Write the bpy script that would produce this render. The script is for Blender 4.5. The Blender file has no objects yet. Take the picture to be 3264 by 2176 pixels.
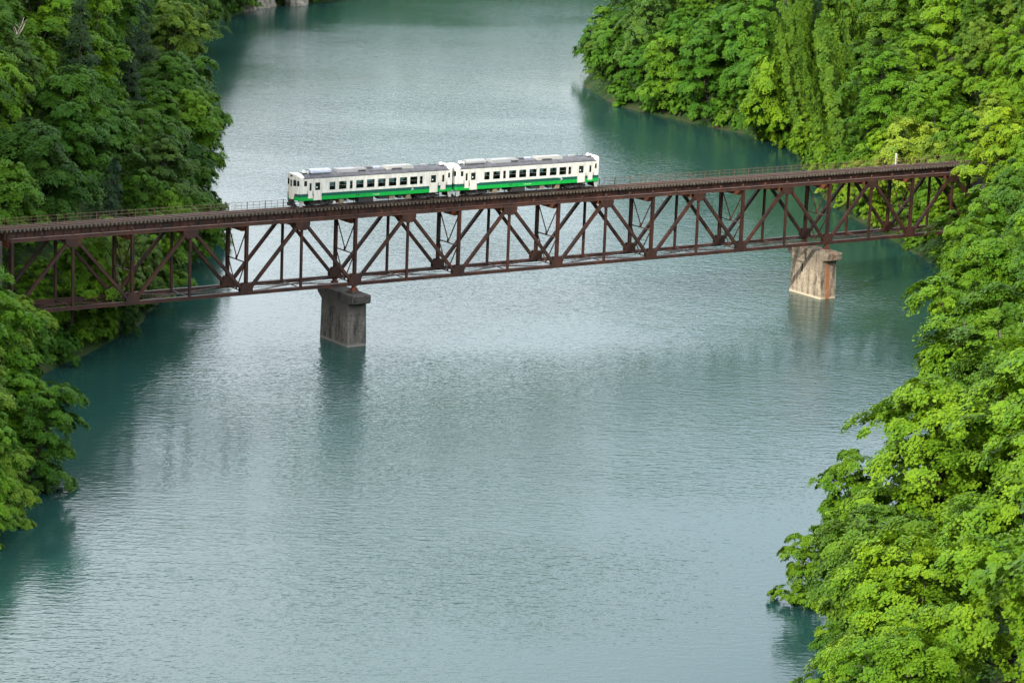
import bpy, math, random
import numpy as np
from mathutils import Vector, Matrix
scene = bpy.context.scene
PI = math.pi
# ------------------------------------------------------------------ camera
cam_d = bpy.data.cameras.new('camera'); cam = bpy.data.objects.new('camera', cam_d)
scene.collection.objects.link(cam); scene.camera = cam
cam_d.sensor_width = 36; cam_d.lens = 98.121; cam_d.clip_start = 1; cam_d.clip_end = 6000
CR = Vector((0.83229531, -0.5530315, 0.03795622)); CU = Vector((0.08634199, 0.19696906, 0.97660035)); CF = Vector((0.54756696, 0.80954268, -0.21168626))
cam.matrix_world = Matrix(((CR.x, CU.x, -CF.x, -163.328), (CR.y, CU.y, -CF.y, -274.540), (CR.z, CU.z, -CF.z, 55.208), (0, 0, 0, 1)))
# ------------------------------------------------------------------ sky and sun
SUN_TO = Vector((-0.88, -0.38, 0.46)).normalized()
sun_el = math.asin(SUN_TO.z); sun_az = math.atan2(SUN_TO.x, SUN_TO.y)
W = bpy.data.worlds.new('World'); scene.world = W; W.use_nodes = True
wn = W.node_tree.nodes; wl = W.node_tree.links
bg = wn['Background']; sky = wn.new('ShaderNodeTexSky'); sky.sky_type = 'NISHITA'; sky.sun_disc = False
sky.sun_elevation = sun_el; sky.sun_rotation = sun_az; sky.air_density = 1.0; sky.dust_density = 4.0; sky.ozone_density = 1.0
# broken cloud added to the unseen sky, brightest mid-height to lift water and shade
wt = wn.new('ShaderNodeTexCoord'); wm = wn.new('ShaderNodeMapping'); wm.inputs['Scale'].default_value = (1, 1, 2.6); wl.new(wt.outputs['Generated'], wm.inputs[0])
wno = wn.new('ShaderNodeTexNoise'); wno.inputs['Scale'].default_value = 2.2; wno.inputs['Detail'].default_value = 7; wno.inputs['Roughness'].default_value = .6; wl.new(wm.outputs[0], wno.inputs['Vector'])
wr = wn.new('ShaderNodeMapRange'); wr.inputs[1].default_value = .36; wr.inputs[2].default_value = .60; wr.inputs[3].default_value = .35; wr.inputs[4].default_value = 1.0; wl.new(wno.outputs[0], wr.inputs[0])
wx_ = wn.new('ShaderNodeMix'); wx_.data_type = 'RGBA'; wx_.inputs[7].default_value = (9.5, 10.0, 10.3, 1); wl.new(wr.outputs[0], wx_.inputs[0]); wl.new(sky.outputs[0], wx_.inputs[6])
wsp = wn.new('ShaderNodeSeparateXYZ'); wl.new(wt.outputs['Generated'], wsp.inputs[0])
wh = wn.new('ShaderNodeFloatCurve'); wcv = wh.mapping.curves[0]
for cx, cy in ((.0, .26), (.14, .46), (.29, .68), (.45, .86), (.7, .60), (1.0, .40)):
    if cx in (0.0, 1.0): wcv.points[0 if cx == 0 else -1].location = (cx, cy)
    else: wcv.points.new(cx, cy)
wh.mapping.update(); wl.new(wsp.outputs[2], wh.inputs['Value'])
wm2 = wn.new('ShaderNodeMath'); wm2.operation = 'MULTIPLY'; wm2.inputs[1].default_value = 2.6; wl.new(wh.outputs[0], wm2.inputs[0])
wv = wn.new('ShaderNodeVectorMath'); wv.operation = 'SCALE'; wl.new(wx_.outputs[2], wv.inputs[0]); wl.new(wm2.outputs[0], wv.inputs['Scale'])
wl.new(wv.outputs[0], bg.inputs[0]); bg.inputs[1].default_value = 0.13
sun_d = bpy.data.lights.new('sun', 'SUN'); sun_d.energy = 3.8; sun_d.angle = math.radians(0.6); sun_d.color = (1, .93, .80)
sun = bpy.data.objects.new('sun', sun_d); scene.collection.objects.link(sun)
sun.rotation_euler = SUN_TO.to_track_quat('Z', 'Y').to_euler(); sun.location = (-200, -100, 200)
scene.view_settings.view_transform = 'Standard'; scene.view_settings.look = 'None'
scene.view_settings.gamma = 1; scene.view_settings.exposure = 0.70
scene.cycles.max_bounces = 6; scene.cycles.diffuse_bounces = 3; scene.cycles.glossy_bounces = 3
scene.cycles.transparent_max_bounces = 8; scene.cycles.transmission_bounces = 3; scene.cycles.caustics_reflective = False; scene.cycles.caustics_refractive = False
col = scene.collection

# ------------------------------------------------------------------ helpers
def tag(o, label=None, cat=None, group=None, kind=None):
    if label: o['label'] = label
    if cat: o['category'] = cat
    if group: o['group'] = group
    if kind: o['kind'] = kind
    return o
def empty(name, loc=(0, 0, 0), rz=0, parent=None):
    o = bpy.data.objects.new(name, None); o.empty_display_size = .5; col.objects.link(o)
    o.location = loc; o.rotation_euler = (0, 0, rz); o.parent = parent
    return o
def mesh_np(name, V, F, mats, midx=None, smooth=False):
    """F: (n,k) int array of equal-size faces"""
    me = bpy.data.meshes.new(name); V = np.asarray(V, np.float32); F = np.asarray(F, np.int32)
    n, k = F.shape
    me.vertices.add(len(V)); me.vertices.foreach_set('co', V.ravel())
    me.loops.add(n * k); me.loops.foreach_set('vertex_index', F.ravel())
    me.polygons.add(n); me.polygons.foreach_set('loop_start', np.arange(0, n * k, k, dtype=np.int32))
    for m in mats: me.materials.append(m)
    if midx is not None: me.polygons.foreach_set('material_index', np.asarray(midx, np.int32))
    if smooth: me.polygons.foreach_set('use_smooth', np.ones(n, bool))
    me.update(calc_edges=True); me.validate()
    return me
class MB:
    def __init__(s, off=(0, 0, 0)): s.v = []; s.f = []; s.m = []; s.off = Vector(off)
    def face(s, pts, m=0):
        n = len(s.v); s.v += [tuple(Vector(p) - s.off) for p in pts]; s.f.append(tuple(range(n, n + len(pts)))); s.m.append(m); return s
    def hexa(s, c, m=0):
        n = len(s.v); s.v += [tuple(Vector(p) - s.off) for p in c]
        for q in ((0, 3, 2, 1), (4, 5, 6, 7), (0, 1, 5, 4), (1, 2, 6, 5), (2, 3, 7, 6), (3, 0, 4, 7)):
            s.f.append(tuple(n + i for i in q)); s.m.append(m)
        return s
    def box(s, x0, x1, y0, y1, z0, z1, m=0):
        return s.hexa([(x0, y0, z0), (x1, y0, z0), (x1, y1, z0), (x0, y1, z0), (x0, y0, z1), (x1, y0, z1), (x1, y1, z1), (x0, y1, z1)], m)
    def beam(s, p, q, a, b, side=(0, 1, 0), m=0, t=(0, 0)):
        """box from p to q; a = size across in the plane, b = size along side; t = shift in plane, along side"""
        p = Vector(p); q = Vector(q); d = (q - p).normalized(); sd = Vector(side); sd = (sd - d * sd.dot(d)).normalized(); u = d.cross(sd)
        o = u * t[0] + sd * t[1]
        c = []
        for e in (p, q):
            for i, j in ((-1, -1), (1, -1), (1, 1), (-1, 1)): c.append(e + o + u * (i * a / 2) + sd * (j * b / 2))
        return s.hexa(c, m)
    def prism(s, poly, axis, a0, a1, m=0):
        """poly of 2-D points extruded along axis 0/1/2"""
        def P(u, v, a): return [(a, u, v), (u, a, v), (u, v, a)][axis]
        n = len(s.v); k = len(poly)
        s.v += [tuple(Vector(P(u, v, a0)) - s.off) for u, v in poly] + [tuple(Vector(P(u, v, a1)) - s.off) for u, v in poly]
        s.f.append(tuple(range(n, n + k))); s.f.append(tuple(range(n + 2 * k - 1, n + k - 1, -1)))
        for i in range(k): s.f.append((n + i, n + k + i, n + k + (i + 1) % k, n + (i + 1) % k))
        s.m += [m] * (k + 2); return s
    def tube(s, pts, rad, n=8, m=0):
        pts = [Vector(p) for p in pts]; base = len(s.v); R = rad if isinstance(rad, (list, tuple)) else [rad] * len(pts)
        for i, p in enumerate(pts):
            d = (pts[min(i + 1, len(pts) - 1)] - pts[max(i - 1, 0)]).normalized()
            a = d.orthogonal().normalized() if abs(d.z) < .9 else Vector((1, 0, 0)); a = (a - d * a.dot(d)).normalized(); b = d.cross(a)
            for k in range(n):
                t = 2 * PI * k / n; s.v.append(tuple(p + (a * math.cos(t) + b * math.sin(t)) * R[i] - s.off))
        for i in range(len(pts) - 1):
            for k in range(n):
                a0 = base + i * n + k; a1 = base + i * n + (k + 1) % n; s.f.append((a0, a1, a1 + n, a0 + n)); s.m.append(m)
        s.f.append(tuple(base + k for k in range(n))[::-1]); s.f.append(tuple(base + (len(pts) - 1) * n + k for k in range(n))); s.m += [m, m]
        return s
    def mesh(s, name, mats, smooth=False, bevel=0):
        me = bpy.data.meshes.new(name); me.from_pydata(s.v, [], s.f)
        for m in (mats if isinstance(mats, (list, tuple)) else [mats]): me.materials.append(m)
        for p, i in zip(me.polygons, s.m): p.material_index = i; p.use_smooth = smooth
        import bmesh
        bm = bmesh.new(); bm.from_mesh(me); bmesh.ops.recalc_face_normals(bm, faces=bm.faces); bm.to_mesh(me); bm.free()
        me.update(); return me
    def build(s, name, mats, parent=None, smooth=False, loc=None):
        o = bpy.data.objects.new(name, s.mesh(name, mats, smooth)); col.objects.link(o); o.parent = parent
        if loc is not None: o.location = loc
        return o
def inst(name, me, parent, loc=(0, 0, 0), rz=0):
    o = bpy.data.objects.new(name, me); col.objects.link(o); o.parent = parent; o.location = loc; o.rotation_euler = (0, 0, rz); return o

# ------------------------------------------------------------------ materials
def newmat(name):
    m = bpy.data.materials.new(name); m.use_nodes = True; nt = m.node_tree; b = nt.nodes['Principled BSDF']; return m, nt, b
def simple(name, c, rough=.5, metal=0, noise=0, ns=3.0, bump=0, spec=.5):
    m, nt, b = newmat(name); b.inputs['Roughness'].default_value = rough; b.inputs['Metallic'].default_value = metal
    b.inputs['Specular IOR Level'].default_value = spec
    b.inputs['Base Color'].default_value = (*c, 1)
    if noise:
        tc = nt.nodes.new('ShaderNodeTexCoord'); n = nt.nodes.new('ShaderNodeTexNoise'); n.inputs['Scale'].default_value = ns; n.inputs['Detail'].default_value = 6
        mx = nt.nodes.new('ShaderNodeMix'); mx.data_type = 'RGBA'
        mx.inputs[6].default_value = (*[x * (1 - noise) for x in c], 1); mx.inputs[7].default_value = (*[min(1, x * (1 + noise)) for x in c], 1)
        rp = nt.nodes.new('ShaderNodeMapRange'); rp.inputs[1].default_value = .3; rp.inputs[2].default_value = .7
        nt.links.new(tc.outputs['Object'], n.inputs['Vector']); nt.links.new(n.outputs[0], rp.inputs[0]); nt.links.new(rp.outputs[0], mx.inputs[0]); nt.links.new(mx.outputs[2], b.inputs['Base Color'])
        if bump:
            bp = nt.nodes.new('ShaderNodeBump'); bp.inputs['Strength'].default_value = bump; bp.inputs['Distance'].default_value = .05
            nt.links.new(n.outputs[0], bp.inputs['Height']); nt.links.new(bp.outputs[0], b.inputs['Normal'])
    return m
def N(nt, t, **k):
    n = nt.nodes.new(t)
    for a, v in k.items(): setattr(n, a, v)
    return n
def ramp(nt, src, stops):
    r = N(nt, 'ShaderNodeValToRGB'); e = r.color_ramp.elements
    while len(e) < len(stops): e.new(.5)
    for i, (p, c) in enumerate(stops): e[i].position = p; e[i].color = (*c, 1) if len(c) == 3 else c
    nt.links.new(src, r.inputs[0]); return r
def steel_mat(name, base, rust, amount):
    m, nt, b = newmat(name); L = nt.links.new
    geo = N(nt, 'ShaderNodeNewGeometry')
    mp = N(nt, 'ShaderNodeMapping'); mp.inputs['Scale'].default_value = (.5, .5, .25); L(geo.outputs['Position'], mp.inputs[0])
    n1 = N(nt, 'ShaderNodeTexNoise'); n1.inputs['Scale'].default_value = 1.0; n1.inputs['Detail'].default_value = 8; n1.inputs['Roughness'].default_value = .65; L(mp.outputs[0], n1.inputs['Vector'])
    n2 = N(nt, 'ShaderNodeTexNoise'); n2.inputs['Scale'].default_value = 9; n2.inputs['Detail'].default_value = 4; L(geo.outputs['Position'], n2.inputs['Vector'])
    r1 = ramp(nt, n1.outputs[0], [(.40 - amount, base), (.62 - amount, tuple((a + c) / 2 for a, c in zip(base, rust))), (.78 - amount, rust)])
    mx = N(nt, 'ShaderNodeMix', data_type='RGBA', blend_type='MULTIPLY'); mx.inputs[0].default_value = .6
    r2 = ramp(nt, n2.outputs[0], [(.3, (.55, .55, .55)), (.7, (1.3, 1.25, 1.2))]); L(r1.outputs[0], mx.inputs[6]); L(r2.outputs[0], mx.inputs[7])
    L(mx.outputs[2], b.inputs['Base Color']); b.inputs['Roughness'].default_value = .6; b.inputs['Specular IOR Level'].default_value = .35
    return m
M_steel = steel_mat('rusty_brown_steel', (.022, .012, .0105), (.10, .034, .018), .005)
M_rust = steel_mat('rust_orange_steel', (.06, .024, .016), (.22, .07, .028), .03)
M_chord = steel_mat('chord_steel', (.040, .020, .016), (.12, .046, .028), .0)
M_wood = simple('weathered_sleeper_wood', (.070, .054, .040), .85, noise=.5, ns=3)
M_rail = simple('rail_steel', (.10, .055, .04), .5, metal=.3, noise=.3, ns=4)
M_hand = simple('handrail_steel', (.12, .06, .04), .6, noise=.3)
def paint(name, c, rough=.35, dirt=.16):
    m, nt, b = newmat(name); L = nt.links.new; tc = N(nt, 'ShaderNodeTexCoord')
    mp = N(nt, 'ShaderNodeMapping'); mp.inputs['Scale'].default_value = (1.6, 1.6, .35); L(tc.outputs['Object'], mp.inputs[0])
    n = N(nt, 'ShaderNodeTexNoise'); n.inputs['Scale'].default_value = 2.2; n.inputs['Detail'].default_value = 7; L(mp.outputs[0], n.inputs['Vector'])
    r = ramp(nt, n.outputs[0], [(.35, tuple(x * (1 - dirt) for x in c)), (.6, c)]); L(r.outputs[0], b.inputs['Base Color']); b.inputs['Roughness'].default_value = rough
    return m
M_cream = paint('cream_paint', (.66, .635, .575), .4, .22); M_dgreen = paint('dark_green_paint', (.012, .085, .065)); M_green = paint('bright_green_paint', (.008, .33, .05))
M_door = paint('door_cream_paint', (.66, .62, .55), .45, .16)
M_roof = simple('grey_roof', (.070, .069, .078), .7, noise=.35, ns=1.6)
M_ac = simple('pale_equipment_casing', (.24, .24, .245), .5, noise=.1, ns=2); M_accream = simple('cream_equipment_casing', (.27, .26, .24), .5, noise=.1, ns=2)
M_tank = simple('blue_grey_casing', (.36, .38, .45), .5, noise=.25, ns=3)
M_black = simple('black_rubber', (.02, .02, .022), .5); M_under = simple('underframe_black', (.022, .021, .021), .7, noise=.5, ns=4)
M_tan = simple('tan_tank', (.22, .17, .11), .7, noise=.3); M_skirt = simple('grey_skirt', (.34, .33, .31), .6, noise=.2)
M_white = simple('white_paint', (.70, .70, .68), .4); M_lamp = simple('lamp_glass', (.75, .72, .65), .1); M_red = simple('red_tail_lamp', (.4, .02, .02), .2)
M_int = simple('interior_panel', (.33, .33, .30), .7); M_seat = simple('blue_seat_cloth', (.03, .05, .11), .8); M_frame = simple('window_frame_metal', (.45, .46, .46), .35, metal=.6)
M_wheel = simple('wheel_steel', (.10, .08, .07), .45, metal=.5)
def glass_mat():
    m, nt, b = newmat('tinted_window_glass'); L = nt.links.new; nt.nodes.remove(b); out = nt.nodes['Material Output']
    tr = N(nt, 'ShaderNodeBsdfTransparent'); tr.inputs[0].default_value = (.62, .72, .72, 1); gl = N(nt, 'ShaderNodeBsdfGlossy'); gl.inputs['Roughness'].default_value = .03
    fr = N(nt, 'ShaderNodeFresnel'); fr.inputs[0].default_value = 1.45; mx = N(nt, 'ShaderNodeMixShader')
    L(fr.outputs[0], mx.inputs[0]); L(tr.outputs[0], mx.inputs[1]); L(gl.outputs[0], mx.inputs[2]); L(mx.outputs[0], out.inputs[0]); return m
M_glass = glass_mat()
M_dglass = simple('dark_cab_glass', (.012, .018, .02), .06)
def concrete(name, c0, c1, stain, orange):
    m, nt, b = newmat(name); L = nt.links.new; geo = N(nt, 'ShaderNodeNewGeometry')
    mp = N(nt, 'ShaderNodeMapping'); mp.inputs['Scale'].default_value = (1, 1, .22); L(geo.outputs['Position'], mp.inputs[0])
    n1 = N(nt, 'ShaderNodeTexNoise'); n1.inputs['Scale'].default_value = 1.3; n1.inputs['Detail'].default_value = 9; n1.inputs['Roughness'].default_value = .7; L(mp.outputs[0], n1.inputs['Vector'])
    n2 = N(nt, 'ShaderNodeTexNoise'); n2.inputs['Scale'].default_value = 3.5; n2.inputs['Detail'].default_value = 8; n2.inputs['Roughness'].default_value = .7; L(geo.outputs['Position'], n2.inputs['Vector'])
    r1 = ramp(nt, n1.outputs[0], [(.36, stain), (.47, c0), (.62, c1)])
    r2 = ramp(nt, n2.outputs[0], [(.36, (.45, .43, .40)), (.52, (1, 1, 1))])
    mx = N(nt, 'ShaderNodeMix', data_type='RGBA', blend_type='MULTIPLY'); mx.inputs[0].default_value = .8; L(r1.outputs[0], mx.inputs[6]); L(r2.outputs[0], mx.inputs[7])
    # formwork lift joints
    sp = N(nt, 'ShaderNodeSeparateXYZ'); L(geo.outputs['Position'], sp.inputs[0])
    md = N(nt, 'ShaderNodeMath', operation='MODULO'); ad = N(nt, 'ShaderNodeMath', operation='ADD'); ad.inputs[1].default_value = 30; L(sp.outputs[2], ad.inputs[0]); L(ad.outputs[0], md.inputs[0]); md.inputs[1].default_value = 1.55
    lt = N(nt, 'ShaderNodeMath', operation='LESS_THAN'); L(md.outputs[0], lt.inputs[0]); lt.inputs[1].default_value = .05
    m2 = N(nt, 'ShaderNodeMix', data_type='RGBA'); m2.inputs[7].default_value = (*stain, 1); ml = N(nt, 'ShaderNodeMath', operation='MULTIPLY'); L(lt.outputs[0], ml.inputs[0]); L(n2.outputs[0], ml.inputs[1]); L(ml.outputs[0], m2.inputs[0]); L(mx.outputs[2], m2.inputs[6])
    # pale band of dried silt at the waterline
    wz = N(nt, 'ShaderNodeMapRange'); wz.inputs[1].default_value = -14.72; wz.inputs[2].default_value = -14.88; L(sp.outputs[2], wz.inputs[0])
    m3 = N(nt, 'ShaderNodeMix', data_type='RGBA'); m3.inputs[7].default_value = (*[min(.5, x * 1.15) for x in c1], 1); L(wz.outputs[0], m3.inputs[0]); L(m2.outputs[2], m3.inputs[6])
    # mossy dark staining running down from the cap
    tz = N(nt, 'ShaderNodeMapRange'); tz.inputs[1].default_value = -12.4; tz.inputs[2].default_value = -8.9; tz.inputs[4].default_value = 1.15; L(sp.outputs[2], tz.inputs[0])
    tn = N(nt, 'ShaderNodeMath', operation='MULTIPLY'); L(tz.outputs[0], tn.inputs[0]); ni = N(nt, 'ShaderNodeMapRange'); ni.inputs[1].default_value = .40; ni.inputs[2].default_value = .58; L(n1.outputs[0], ni.inputs[0]); L(ni.outputs[0], tn.inputs[1]); tn.use_clamp = True
    m5 = N(nt, 'ShaderNodeMix', data_type='RGBA'); m5.inputs[7].default_value = (*stain, 1); L(tn.outputs[0], m5.inputs[0]); L(m3.outputs[2], m5.inputs[6])
    last = m5.outputs[2]
    if orange:
        n3 = N(nt, 'ShaderNodeTexNoise'); n3.inputs['Scale'].default_value = 1.1; L(mp.outputs[0], n3.inputs['Vector'])
        xr = N(nt, 'ShaderNodeMath', operation='SUBTRACT'); L(sp.outputs[0], xr.inputs[0]); xr.inputs[1].default_value = 71.25
        ab = N(nt, 'ShaderNodeMath', operation='ABSOLUTE'); L(xr.outputs[0], ab.inputs[0])
        mr = N(nt, 'ShaderNodeMapRange'); mr.inputs[1].default_value = .6; mr.inputs[2].default_value = .2; L(ab.outputs[0], mr.inputs[0])
        yy = N(nt, 'ShaderNodeMath', operation='LESS_THAN'); L(sp.outputs[1], yy.inputs[0]); yy.inputs[1].default_value = -.6
        a = N(nt, 'ShaderNodeMath', operation='MULTIPLY'); L(mr.outputs[0], a.inputs[0]); L(yy.outputs[0], a.inputs[1])
        g = N(nt, 'ShaderNodeMapRange'); g.inputs[1].default_value = .42; g.inputs[2].default_value = .55; L(n3.outputs[0], g.inputs[0])
        a2 = N(nt, 'ShaderNodeMath', operation='MULTIPLY'); L(a.outputs[0], a2.inputs[0]); L(g.outputs[0], a2.inputs[1])
        m4 = N(nt, 'ShaderNodeMix', data_type='RGBA'); m4.inputs[7].default_value = (.28, .11, .05, 1); L(a2.outputs[0], m4.inputs[0]); L(last, m4.inputs[6]); last = m4.outputs[2]
    L(last, b.inputs['Base Color']); b.inputs['Roughness'].default_value = .9; b.inputs['Specular IOR Level'].default_value = .2
    bp = N(nt, 'ShaderNodeBump'); bp.inputs['Strength'].default_value = .5; bp.inputs['Distance'].default_value = .12; L(n2.outputs[0], bp.inputs['Height']); L(bp.outputs[0], b.inputs['Normal'])
    return m
M_con1 = concrete('shaded_weathered_concrete', (.095, .086, .078), (.165, .15, .135), (.035, .032, .03), False)  # colour darkened to carry the shade lying on the left pier
M_con2 = concrete('pale_stained_concrete', (.25, .205, .155), (.40, .335, .25), (.085, .07, .055), True)

def leaf_mat(name, trans=.26, hue=.5):
    m, nt, b = newmat(name); L = nt.links.new; out = nt.nodes['Material Output']
    oi = N(nt, 'ShaderNodeObjectInfo'); geo = N(nt, 'ShaderNodeNewGeometry')
    r = ramp(nt, geo.outputs['Random Per Island'], [(0, (.78, .85, .82)), (.55, (1, 1, 1)), (.92, (1.15, 1.1, .95)), (1, (1.4, 1.15, .85))])
    mx = N(nt, 'ShaderNodeMix', data_type='RGBA', blend_type='MULTIPLY'); mx.inputs[0].default_value = 1; L(oi.outputs['Color'], mx.inputs[6]); L(r.outputs[0], mx.inputs[7])
    tc = N(nt, 'ShaderNodeTexCoord'); n = N(nt, 'ShaderNodeTexNoise'); n.inputs['Scale'].default_value = .55; L(tc.outputs['Object'], n.inputs['Vector'])
    r3 = ramp(nt, n.outputs[0], [(.35, (.72, .82, .95)), (.65, (1.22, 1.12, .9))])
    mx2 = N(nt, 'ShaderNodeMix', data_type='RGBA', blend_type='MULTIPLY'); mx2.inputs[0].default_value = 1; L(mx.outputs[2], mx2.inputs[6]); L(r3.outputs[0], mx2.inputs[7])
    L(mx2.outputs[2], b.inputs['Base Color']); b.inputs['Roughness'].default_value = .6; b.inputs['Specular IOR Level'].default_value = .15
    t = N(nt, 'ShaderNodeBsdfTranslucent'); m2 = N(nt, 'ShaderNodeMix', data_type='RGBA', blend_type='MULTIPLY'); m2.inputs[0].default_value = 1
    m2.inputs[7].default_value = (1.1, 1.05, .5, 1); L(mx2.outputs[2], m2.inputs[6]); L(m2.outputs[2], t.inputs[0])
    ms = N(nt, 'ShaderNodeMixShader'); ms.inputs[0].default_value = trans; L(b.outputs[0], ms.inputs[1]); L(t.outputs[0], ms.inputs[2]); L(ms.outputs[0], out.inputs[0])
    return m
M_leaf = leaf_mat('leaf')
M_bark = simple('bark', (.055, .045, .035), .9, noise=.4, ns=2)
M_dead = simple('bare_dead_wood', (.50, .42, .33), .8, noise=.2)

# ------------------------------------------------------------------ terrain
ZW = -15.05
LS=[(-400,-560),(-270,-330),(-205,-215),(-148,-136),(-113,-92),(-86,-68),(-62.5,-44),(-50,-21),(-41.5,-1.5),(-29.5,9),(-18,20),(3.5,49),(20,71),(30,101),(50,147),(85,197),(113,258),(142,314),(180,356),(215,370),(300,392),(420,380),(560,330)]
RS=[(-400,-640),(-300,-400),(-200,-285),(-118,-212),(-68,-158),(-37,-129),(-15,-105),(11,-85),(38,-63),(58,-49),(62,-42),(65,-33.5),(73,-26.5),(82,-25),(93,-9),(99,6),(109,29),(122,60),(143,90),(155,110),(159,126),(158,146),(159,169),(171,197),(189,220),(218,243),(262,258),(340,268),(560,260)]
def segd(P,L):
    P=np.asarray(P,float);best=None
    for a,b in zip(L[:-1],L[1:]):
        a=np.array(a,float);b=np.array(b,float);ab=b-a
        t=np.clip(((P-a)@ab)/(ab@ab),0,1);d=np.hypot(*(P-a-t[:,None]*ab).T)
        best=d if best is None else np.minimum(best,d)
    return best
def inside(P,poly):
    P=np.asarray(P,float);x,y=P[:,0],P[:,1];c=np.zeros(len(P),bool);n=len(poly)
    for i in range(n):
        x1,y1=poly[i];x2,y2=poly[(i+1)%n]
        if y1==y2:continue
        m=((y1>y)!=(y2>y))&(x<(x2-x1)*(y-y1)/(y2-y1)+x1)
        c^=m
    return c
RIV=LS+RS[::-1]
def smooth(t):t=np.clip(t,0,1);return t*t*(3-2*t)
def height(P):
    P=np.asarray(P,float)
    dl=segd(P,LS);dr=segd(P,RS);ins=inside(P,RIV)
    left=dl<dr
    d=np.minimum(dl,dr)
    x,y=P[:,0],P[:,1]
    s=np.hypot(x+150,y+200)
    nz=2.2*np.sin(x*.071+y*.043+1)+1.8*np.sin(x*.031-y*.083+2)+.8*np.sin(x*.19+.3)*np.sin(y*.17)
    far=smooth((x*.6+y*.8-300)/120)        # beyond the bend the hills are lower
    top=np.where(left,138-98*far,85-40*far)
    k=np.where(left,1.0,.95)
    z=top*(1-np.exp(-d*k/top*1.15))
    z=z+nz*smooth(d/15)
    z=z+ZW-.2+62*np.exp(-((x+162)**2+(y+72)**2)/(2*50**2))*smooth((d-25)/40)*left  # extra ridge height out of view on the left, added to shade the bridge
    z=z+14*np.exp(-((x-104)**2+(y+9)**2)/(2*9**2))*smooth(d/5)
    z=np.where(ins,ZW-.2-np.minimum(d*.5,6),z)
    # track bed
    m=smooth((np.abs(y-2.5)-3.5)/5.)
    end=(x>101)|(x<-50)
    cut=np.where(z>.1,.1+(z-.1)*m,z)
    z=np.where((x>60)|((x<-40)&(x>-85)),cut,z)
    fill=(.1-z)*(1-smooth((np.abs(y-2.5)-2.6)/4.))
    z=np.where(end&(z<.1),z+np.maximum(fill,0),z)
    return z

def lean(P):
    """direction towards the water and tilt angle for trees near the bank"""
    P=np.asarray(P,float)
    f=lambda Q:np.minimum(segd(Q,LS),segd(Q,RS))*np.where(inside(Q,RIV),-1,1)
    d=f(P);g=np.stack([f(P+[.5,0])-f(P-[.5,0]),f(P+[0,.5])-f(P-[0,.5])],1)
    g/=np.maximum(np.hypot(*g.T),1e-6)[:,None]
    return -g,.30*np.clip(1-d/14,0,1.1)


def terrain():
    xs = np.concatenate([np.arange(-700, -200, 20.), np.arange(-200, 360, 3.5), np.arange(360, 1200, 20.)])
    ys = np.concatenate([np.arange(-700, -220, 20.), np.arange(-220, 480, 3.5), np.arange(480, 1300, 20.)])
    X, Y = np.meshgrid(xs, ys); P = np.stack([X.ravel(), Y.ravel()], 1); Z = height(P)
    V = np.c_[P, Z]; nx, ny = len(xs), len(ys); I = np.arange(nx * ny).reshape(ny, nx)
    F = np.stack([I[:-1, :-1], I[:-1, 1:], I[1:, 1:], I[1:, :-1]], -1).reshape(-1, 4)
    m, nt, b = newmat('forest_floor'); L = nt.links.new; geo = N(nt, 'ShaderNodeNewGeometry')
    n = N(nt, 'ShaderNodeTexNoise'); n.inputs['Scale'].default_value = .35; n.inputs['Detail'].default_value = 8; L(geo.outputs['Position'], n.inputs['Vector'])
    r = ramp(nt, n.outputs[0], [(.3, (.012, .022, .008)), (.5, (.022, .05, .014)), (.7, (.05, .045, .025))]); L(r.outputs[0], b.inputs['Base Color']); b.inputs['Roughness'].default_value = .95
    b.inputs['Specular IOR Level'].default_value = .1
    bp = N(nt, 'ShaderNodeBump'); bp.inputs['Distance'].default_value = 1; L(n.outputs[0], bp.inputs['Height']); L(bp.outputs[0], b.inputs['Normal'])
    o = bpy.data.objects.new('ground', mesh_np('ground', V, F, [m], smooth=True)); col.objects.link(o); tag(o, kind='structure')
terrain()

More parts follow.
